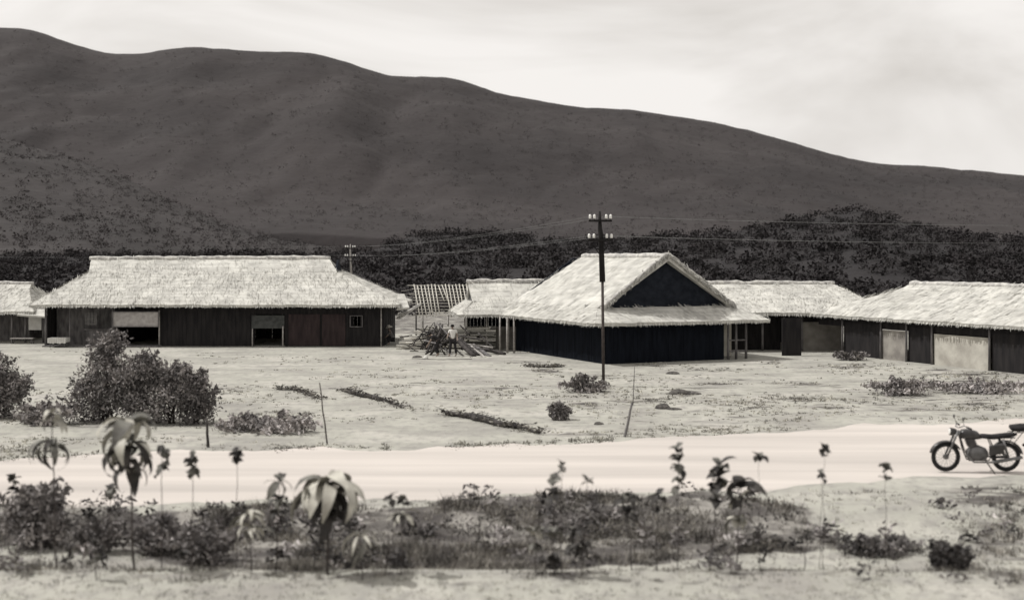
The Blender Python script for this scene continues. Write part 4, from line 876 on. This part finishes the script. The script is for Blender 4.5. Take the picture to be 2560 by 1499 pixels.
S(2048, 1380, 1176, 'thin sapling with a small crooked leaf tuft below the black tuft', whorl(.99, ['roundm', 'roundd'], 4, .75), 8, .006)
S(2214, 1375, 1158, 'thin sapling with the faintest grey tuft, nearest to the motorcycle', whorl(.99, ['roundm'], 6, .8)+whorl(.9, ['roundm'], 3, .7), 0, .006)
S(2010, 1405, 1335, 'short dark sprig on the edge of the verge at right', whorl(.97, ['midd', 'roundd'], 5, .6), 8, .01)
S(240, 1450, 1355, 'small dark sprig near the bottom left corner', whorl(.97, ['roundd', 'midd'], 5, .8)+whorl(.6, ['roundm'], 4, .8), 0, .01)
S(455, 1448, 1385, 'small black-headed sprig at the bottom below the dark weedy clump', whorl(.97, ['roundd'], 6, .7), -2, .01)

# ------------------------------------------------------------------ grass and weeds nobody could count
def tufts(name, n, xr, yr, dens, hmin, hmax, m, label, blades=6, wd=.012, seed=0, notroad=True, shr=(.5, 1.5), near=True):
    # sample evenly as seen from the middle of the strip: density falls with distance
    Y = 1/RNG.uniform(1/yr[1], 1/yr[0], n); X = RNG.uniform(xr[0], xr[1], n)*Y/yr[1] if near else RNG.uniform(xr[0], xr[1], n)
    d = dens(X, Y); keep = RNG.uniform(0, 1, n) < d
    if notroad: keep &= ~road_mask(X, Y)
    X = X[keep]; Y = Y[keep]; d = d[keep]; k = len(X); Z = gz(X, Y)
    C = np.repeat(np.stack([X, Y, Z], 1), blades, 0); kk = k*blades
    C[:, :2] += RNG.normal(0, .05, (kk, 2))
    h_ = np.repeat(RNG.uniform(hmin, hmax, k)*(.55+.6*d), blades)*RNG.uniform(.5, 1.1, kk)
    A = RNG.normal(0, .6, (kk, 3)); A[:, 2] = 1; A /= np.linalg.norm(A, axis=1)[:, None]; A *= h_[:, None]
    az = RNG.uniform(0, 6.28, kk); w_ = wd*np.repeat(Y, blades)/25*RNG.uniform(.6, 1.5, kk); B = np.stack([np.cos(az)*w_, np.sin(az)*w_, 0*az], 1)
    sh = np.repeat(RNG.uniform(*shr, k), blades)*RNG.uniform(.7, 1.3, kk)
    cards(name, C, A, B, sh, M[m], kind='stuff', tri=True, label=label, cat='grass')
cv0 = lambda X, Y: np.clip(cover(X, Y)*1.25-.12, 0, 1)
tufts('verge_weeds', 70000, (-17, 17), (19.2, 30), lambda X, Y: cv0(X, Y)*(Y > 20)*np.clip(3.6*(fbm(X*.8, Y*1.3, 4, 61)-.38), .03, 1), .05, .30, 'weeds', 'dark tangled weeds along the near side of the road', 6, .010, shr=(.35, 1.9))
tufts('field_grass', 45000, (-50, 50), (34, 92), lambda X, Y: np.clip(cover(X, Y)*1.4-.06+1.7*(fbm(X*.35, Y*.5, 4, 44)-.5), 0, 1)*.9, .03, .13, 'dry', 'short dry grass in patches over the open field', 7, .012, shr=(.5, 1.5))
tufts('verge_grass', 15000, (-17, 20), (19.2, 29.5), lambda X, Y: .35+.3*(fbm(X, Y, 3, 45)-.4), .03, .12, 'dry', 'short dry grass on the near ground', 6, .008, shr=(.4, 1.2))
def redge(X, Y):
    py = HY+CH*K/Y; px = CX+K*X/Y; return np.exp(-((py-np.interp(px, *E_FAR)+2)/7)**2)*.8*(fbm(X*.8, Y*0, 2, 5) > .4)
tufts('road_edge_grass', 30000, (-32, 34), (33, 46), redge, .04, .14, 'dry', 'sparse tufts along the far edge of the road', 5, .012, notroad=False, shr=(.3, 1.1))

# leafy weeds mixed through the verge
nc = 260; Yc_ = 1/RNG.uniform(1/28.2, 1/20.4, nc*4); Xc_ = RNG.uniform(-14, 12, nc*4); kp = RNG.uniform(0, 1, nc*4) < cv0(Xc_, Yc_)*(fbm(Xc_*.7, Yc_, 3, 71) > .42); Xc_ = Xc_[kp][:nc]; Yc_ = Yc_[kp][:nc]; nc = len(Xc_)
nl = 26; hh = RNG.uniform(.10, .55, nc); C = np.stack([Xc_, Yc_, gz(Xc_, Yc_)], 1).repeat(nl, 0); f = RNG.uniform(.25, 1, nc*nl); C[:, 2] += hh.repeat(nl)*f; C[:, :2] += RNG.normal(0, .10, (nc*nl, 2))
A = RNG.normal(size=(nc*nl, 3)); A[:, 2] = -abs(A[:, 2])*.6; A /= np.linalg.norm(A, axis=1)[:, None]; B = np.cross(A, RNG.normal(size=(nc*nl, 3))); B /= np.linalg.norm(B, axis=1)[:, None]
sz = RNG.uniform(.03, .085, nc).repeat(nl)[:, None]
cards('verge_leaves', C, A*sz, B*sz*.42, RNG.choice([.35, .6, 1, 1.5, 2.0], nc, p=[.3, .3, .2, .13, .07]).repeat(nl)*RNG.uniform(.7, 1.3, nc*nl), M['bush'], label='ragged leafy weeds mixed through the dark verge below the road', cat='weeds')

# ------------------------------------------------------------------ motorcycle
mc = G(2322, 1181); k = 1.1; mc.x += .4*k; mc.z = gzf(mc.x, mc.y)+.04
mt = thing('motorcycle', 'dark old motorcycle standing on the pale road at the right edge', 'motorcycle', mc)
def L3(x, y, z): return mc+Vector((x, y, z))*k       # x to the rear (right), z up
def wheel(x):
    w_ = MB(); w_.torus(L3(x, 0, .34), .30*k, .045*k); wh = w_.build('wheel', M['rubber'], mt, smooth=True)
    w_ = MB(); w_.torus(L3(x, 0, .34), .25*k, .016*k, n=28, m=6); w_.build('rim', M['chrome'], wh, smooth=True)
    w_ = MB(); w_.lathe(L3(x, -.07, .34), [(.05*k, 0), (.06*k, .03), (.06*k, .11*k), (.05*k, .14*k)], 12, (0, 1, 0)); w_.build('hub', M['chrome'], wh, smooth=True)
    w_ = MB()
    for i in range(18):
        a_ = i*2*math.pi/18; w_.tube([L3(x+.04*math.cos(a_+.5), .04*(-1)**i, .34+.04*math.sin(a_+.5)), L3(x+.25*math.cos(a_), 0, .34+.25*math.sin(a_))], .004, 4)
    w_.build('spokes', M['chrome'], wh)
def guard(x, a0, a1, r_):
    g = MB(); n = 12; V = []; F = []
    for i in range(n+1):
        a_ = a0+(a1-a0)*i/n
        for y, rr in ((-.075, r_-.03), (-.05, r_), (.05, r_), (.075, r_-.03)): V.append(L3(x+rr*math.cos(a_), y, .34+rr*math.sin(a_)))
    for i in range(n):
        for q in range(3): F.append((i*4+q, i*4+q+1, i*4+5+q, i*4+4+q))
    g.add(V, F); o = g.build('mudguard', M['paint'], mt, smooth=True); sm_ = o.modifiers.new('t', 'SOLIDIFY'); sm_.thickness = .008
wheel(0); wheel(1.42); guard(0, R(30), R(165), .385); guard(1.42, R(10), R(150), .39)
for s in (-.085, .085):
    w_ = MB(); w_.tube([L3(0, s, .34), L3(.16, s, .72), L3(.27, s, .98)], [.024*k, .028*k, .026*k], 8); w_.build('fork_leg', M['chrome'], mt, smooth=True)
w_ = MB(); w_.tube([L3(.42, -.36, 1.06), L3(.34, -.26, 1.10), L3(.27, -.1, 1.04), L3(.27, .1, 1.04), L3(.34, .26, 1.10), L3(.42, .36, 1.06)], .014*k, 7)
hb = w_.build('handlebar', M['chrome'], mt, smooth=True)
for s in (-1, 1):
    w_ = MB(); w_.tube([L3(.38, s*.31, 1.08), L3(.46, s*.40, 1.04)], .021*k, 8); w_.build('grip', M['rubber'], hb, smooth=True)
    w_ = MB(); w_.tube([L3(.34, s*.24, 1.1), L3(.30, s*.30, 1.24)], .006, 5); w_.lathe(L3(.30, s*.30, 1.26), [(.05, -.012), (.055, 0), (.05, .01)], 12, (1, 0, 0)); w_.build('mirror', M['paint'], hb, smooth=True)
w_ = MB(); w_.lathe(L3(.24, 0, .93), [(.03, -.02), (.085, .03), (.1, .12), (.1, .16), (.09, .17)], 16, (-1, 0, .05)); hl = w_.build('headlight', M['paint'], mt, smooth=True)
w_ = MB(); w_.lathe(L3(.24, 0, .93)+Vector((-.168, 0, .008)), [(.088, 0), (.07, .012), (.02, .02)], 16, (-1, 0, .05)); w_.build('lens', M['porc'], hl, smooth=True)
def body_loft(name, secs, m, n=14):
    V = []; F = []
    for x, y, z, a_, b_ in secs:
        for i in range(n): t_ = 2*math.pi*i/n; c_, s_ = math.cos(t_), math.sin(t_); V.append(L3(x, y+a_*math.copysign(abs(c_)**.8, c_), z+b_*math.copysign(abs(s_)**.8, s_)))
    for j in range(len(secs)-1):
        for i in range(n): F.append((j*n+i, j*n+(i+1) % n, (j+1)*n+(i+1) % n, (j+1)*n+i))
    F += [tuple(range(n-1, -1, -1)), tuple((len(secs)-1)*n+i for i in range(n))]
    w_ = MB(); w_.add(V, F); return w_.build(name, M[m], mt, smooth=True)
body_loft('fuel_tank', [(.30, 0, .86, .05, .05), (.38, 0, .88, .12, .11), (.55, 0, .88, .15, .125), (.72, 0, .85, .12, .10), (.82, 0, .81, .06, .05)], 'paint')
body_loft('seat', [(.78, 0, .83, .08, .03), (.86, 0, .83, .13, .055), (1.1, 0, .81, .14, .06), (1.35, 0, .84, .13, .06), (1.58, 0, .87, .12, .05), (1.66, 0, .87, .06, .02)], 'cloth')
body_loft('engine', [(.5, 0, .42, .10, .10), (.58, 0, .42, .15, .17), (.75, 0, .44, .15, .19), (.92, 0, .42, .13, .14), (.98, 0, .42, .06, .06)], 'chrome')
w_ = MB()
for i in range(6): w_.box(L3(.62-.012*i, 0, .60+.032*i), (.1*k, 0, 0), (0, .11*k, 0), (0, 0, .008*k))
w_.box(L3(.59, 0, .68), (.055*k, 0, 0), (0, .065*k, 0), (0, 0, .11*k)); w_.build('cylinder_fins', M['greywood'], mt)
w_ = MB()
for s in (-.06, .06):
    w_.tube([L3(.30, s*.3, .92), L3(.40, s, .55), L3(.52, s*1.5, .27), L3(.98, s*1.5, .27), L3(1.12, s*1.4, .5), L3(1.0, s, .78), L3(.34, s*.5, .84)], .017*k, 7)
    w_.tube([L3(1.0, s*1.6, .33), L3(1.42, s*1.6, .34)], .018*k, 7); w_.tube([L3(1.0, s, .78), L3(1.6, s*1.5, .80)], .014*k, 7)
w_.build('frame', M['paint'], mt, smooth=True)
for s in (-.12, .12): w_ = MB(); w_.tube([L3(1.42, s, .36), L3(1.3, s, .76)], [.03*k, .035*k], 8); w_.build('shock_absorber', M['chrome'], mt, smooth=True)
w_ = MB(); w_.tube([L3(.52, -.12, .58), L3(.44, -.15, .40), L3(.6, -.17, .24), L3(1.0, -.19, .24)], .02*k, 8); w_.tube([L3(.98, -.19, .24), L3(1.12, -.2, .26), L3(1.72, -.2, .36)], [.022*k, .042*k, .035*k], 10); w_.build('exhaust_pipe', M['chrome'], mt, smooth=True)
w_ = MB(); w_.tube([L3(.9, -.1, .26), L3(1.05, -.28, -.01)], .014*k, 6); w_.build('side_stand', M['paint'], mt, smooth=True)
w_ = MB()
for s in (-.13, .13): w_.tube([L3(1.5, s, .92), L3(1.98, s, .93), L3(2.0, s*.6, .93)], .01*k, 6); w_.tube([L3(1.75, s, .92), L3(1.5, s*1.1, .62)], .009*k, 6)
for x in (1.55, 1.7, 1.85, 1.98): w_.tube([L3(x, -.13, .93), L3(x, .13, .93)], .008*k, 5)
w_.build('rack', M['paint'], mt, smooth=True)
w_ = MB(); w_.lathe(L3(1.82, 0, .62), [(.02, -.02), (.04, 0), (.045, .05), (.03, .07)], 12, (1, 0, 0)); w_.build('tail_light', M['brown'], mt, smooth=True)
w_ = MB(); w_.box(L3(1.12, -.2, .54), (.17*k, 0, .03), (0, .05*k, 0), (0, 0, .12*k)); o = w_.build('side_box', M['paint'], mt); bv = o.modifiers.new('b', 'BEVEL'); bv.width = .03; bv.segments = 3
sk = MB(); V = []; n = 14
for i, (x, a_, b_) in enumerate([(1.52, .04, .03), (1.56, .2, .075), (1.75, .23, .095), (1.95, .22, .085), (2.02, .06, .03)]):
    for j in range(n): t_ = 2*math.pi*j/n; V.append(L3(x, a_*math.cos(t_), 1.03+b_*math.sin(t_)*(1+.15*math.sin(3*t_+i))))
F = [(i*n+j, i*n+(j+1) % n, (i+1)*n+(j+1) % n, (i+1)*n+j) for i in range(4) for j in range(n)]+[tuple(range(n-1, -1, -1)), tuple(4*n+j for j in range(n))]
sk.add(V, F); tag(sk.build('sack', M['cloth'], None, True, loc=L3(1.75, 0, .94)), 'dark bundle tied on the rack of the motorcycle at the right edge', 'bundle')
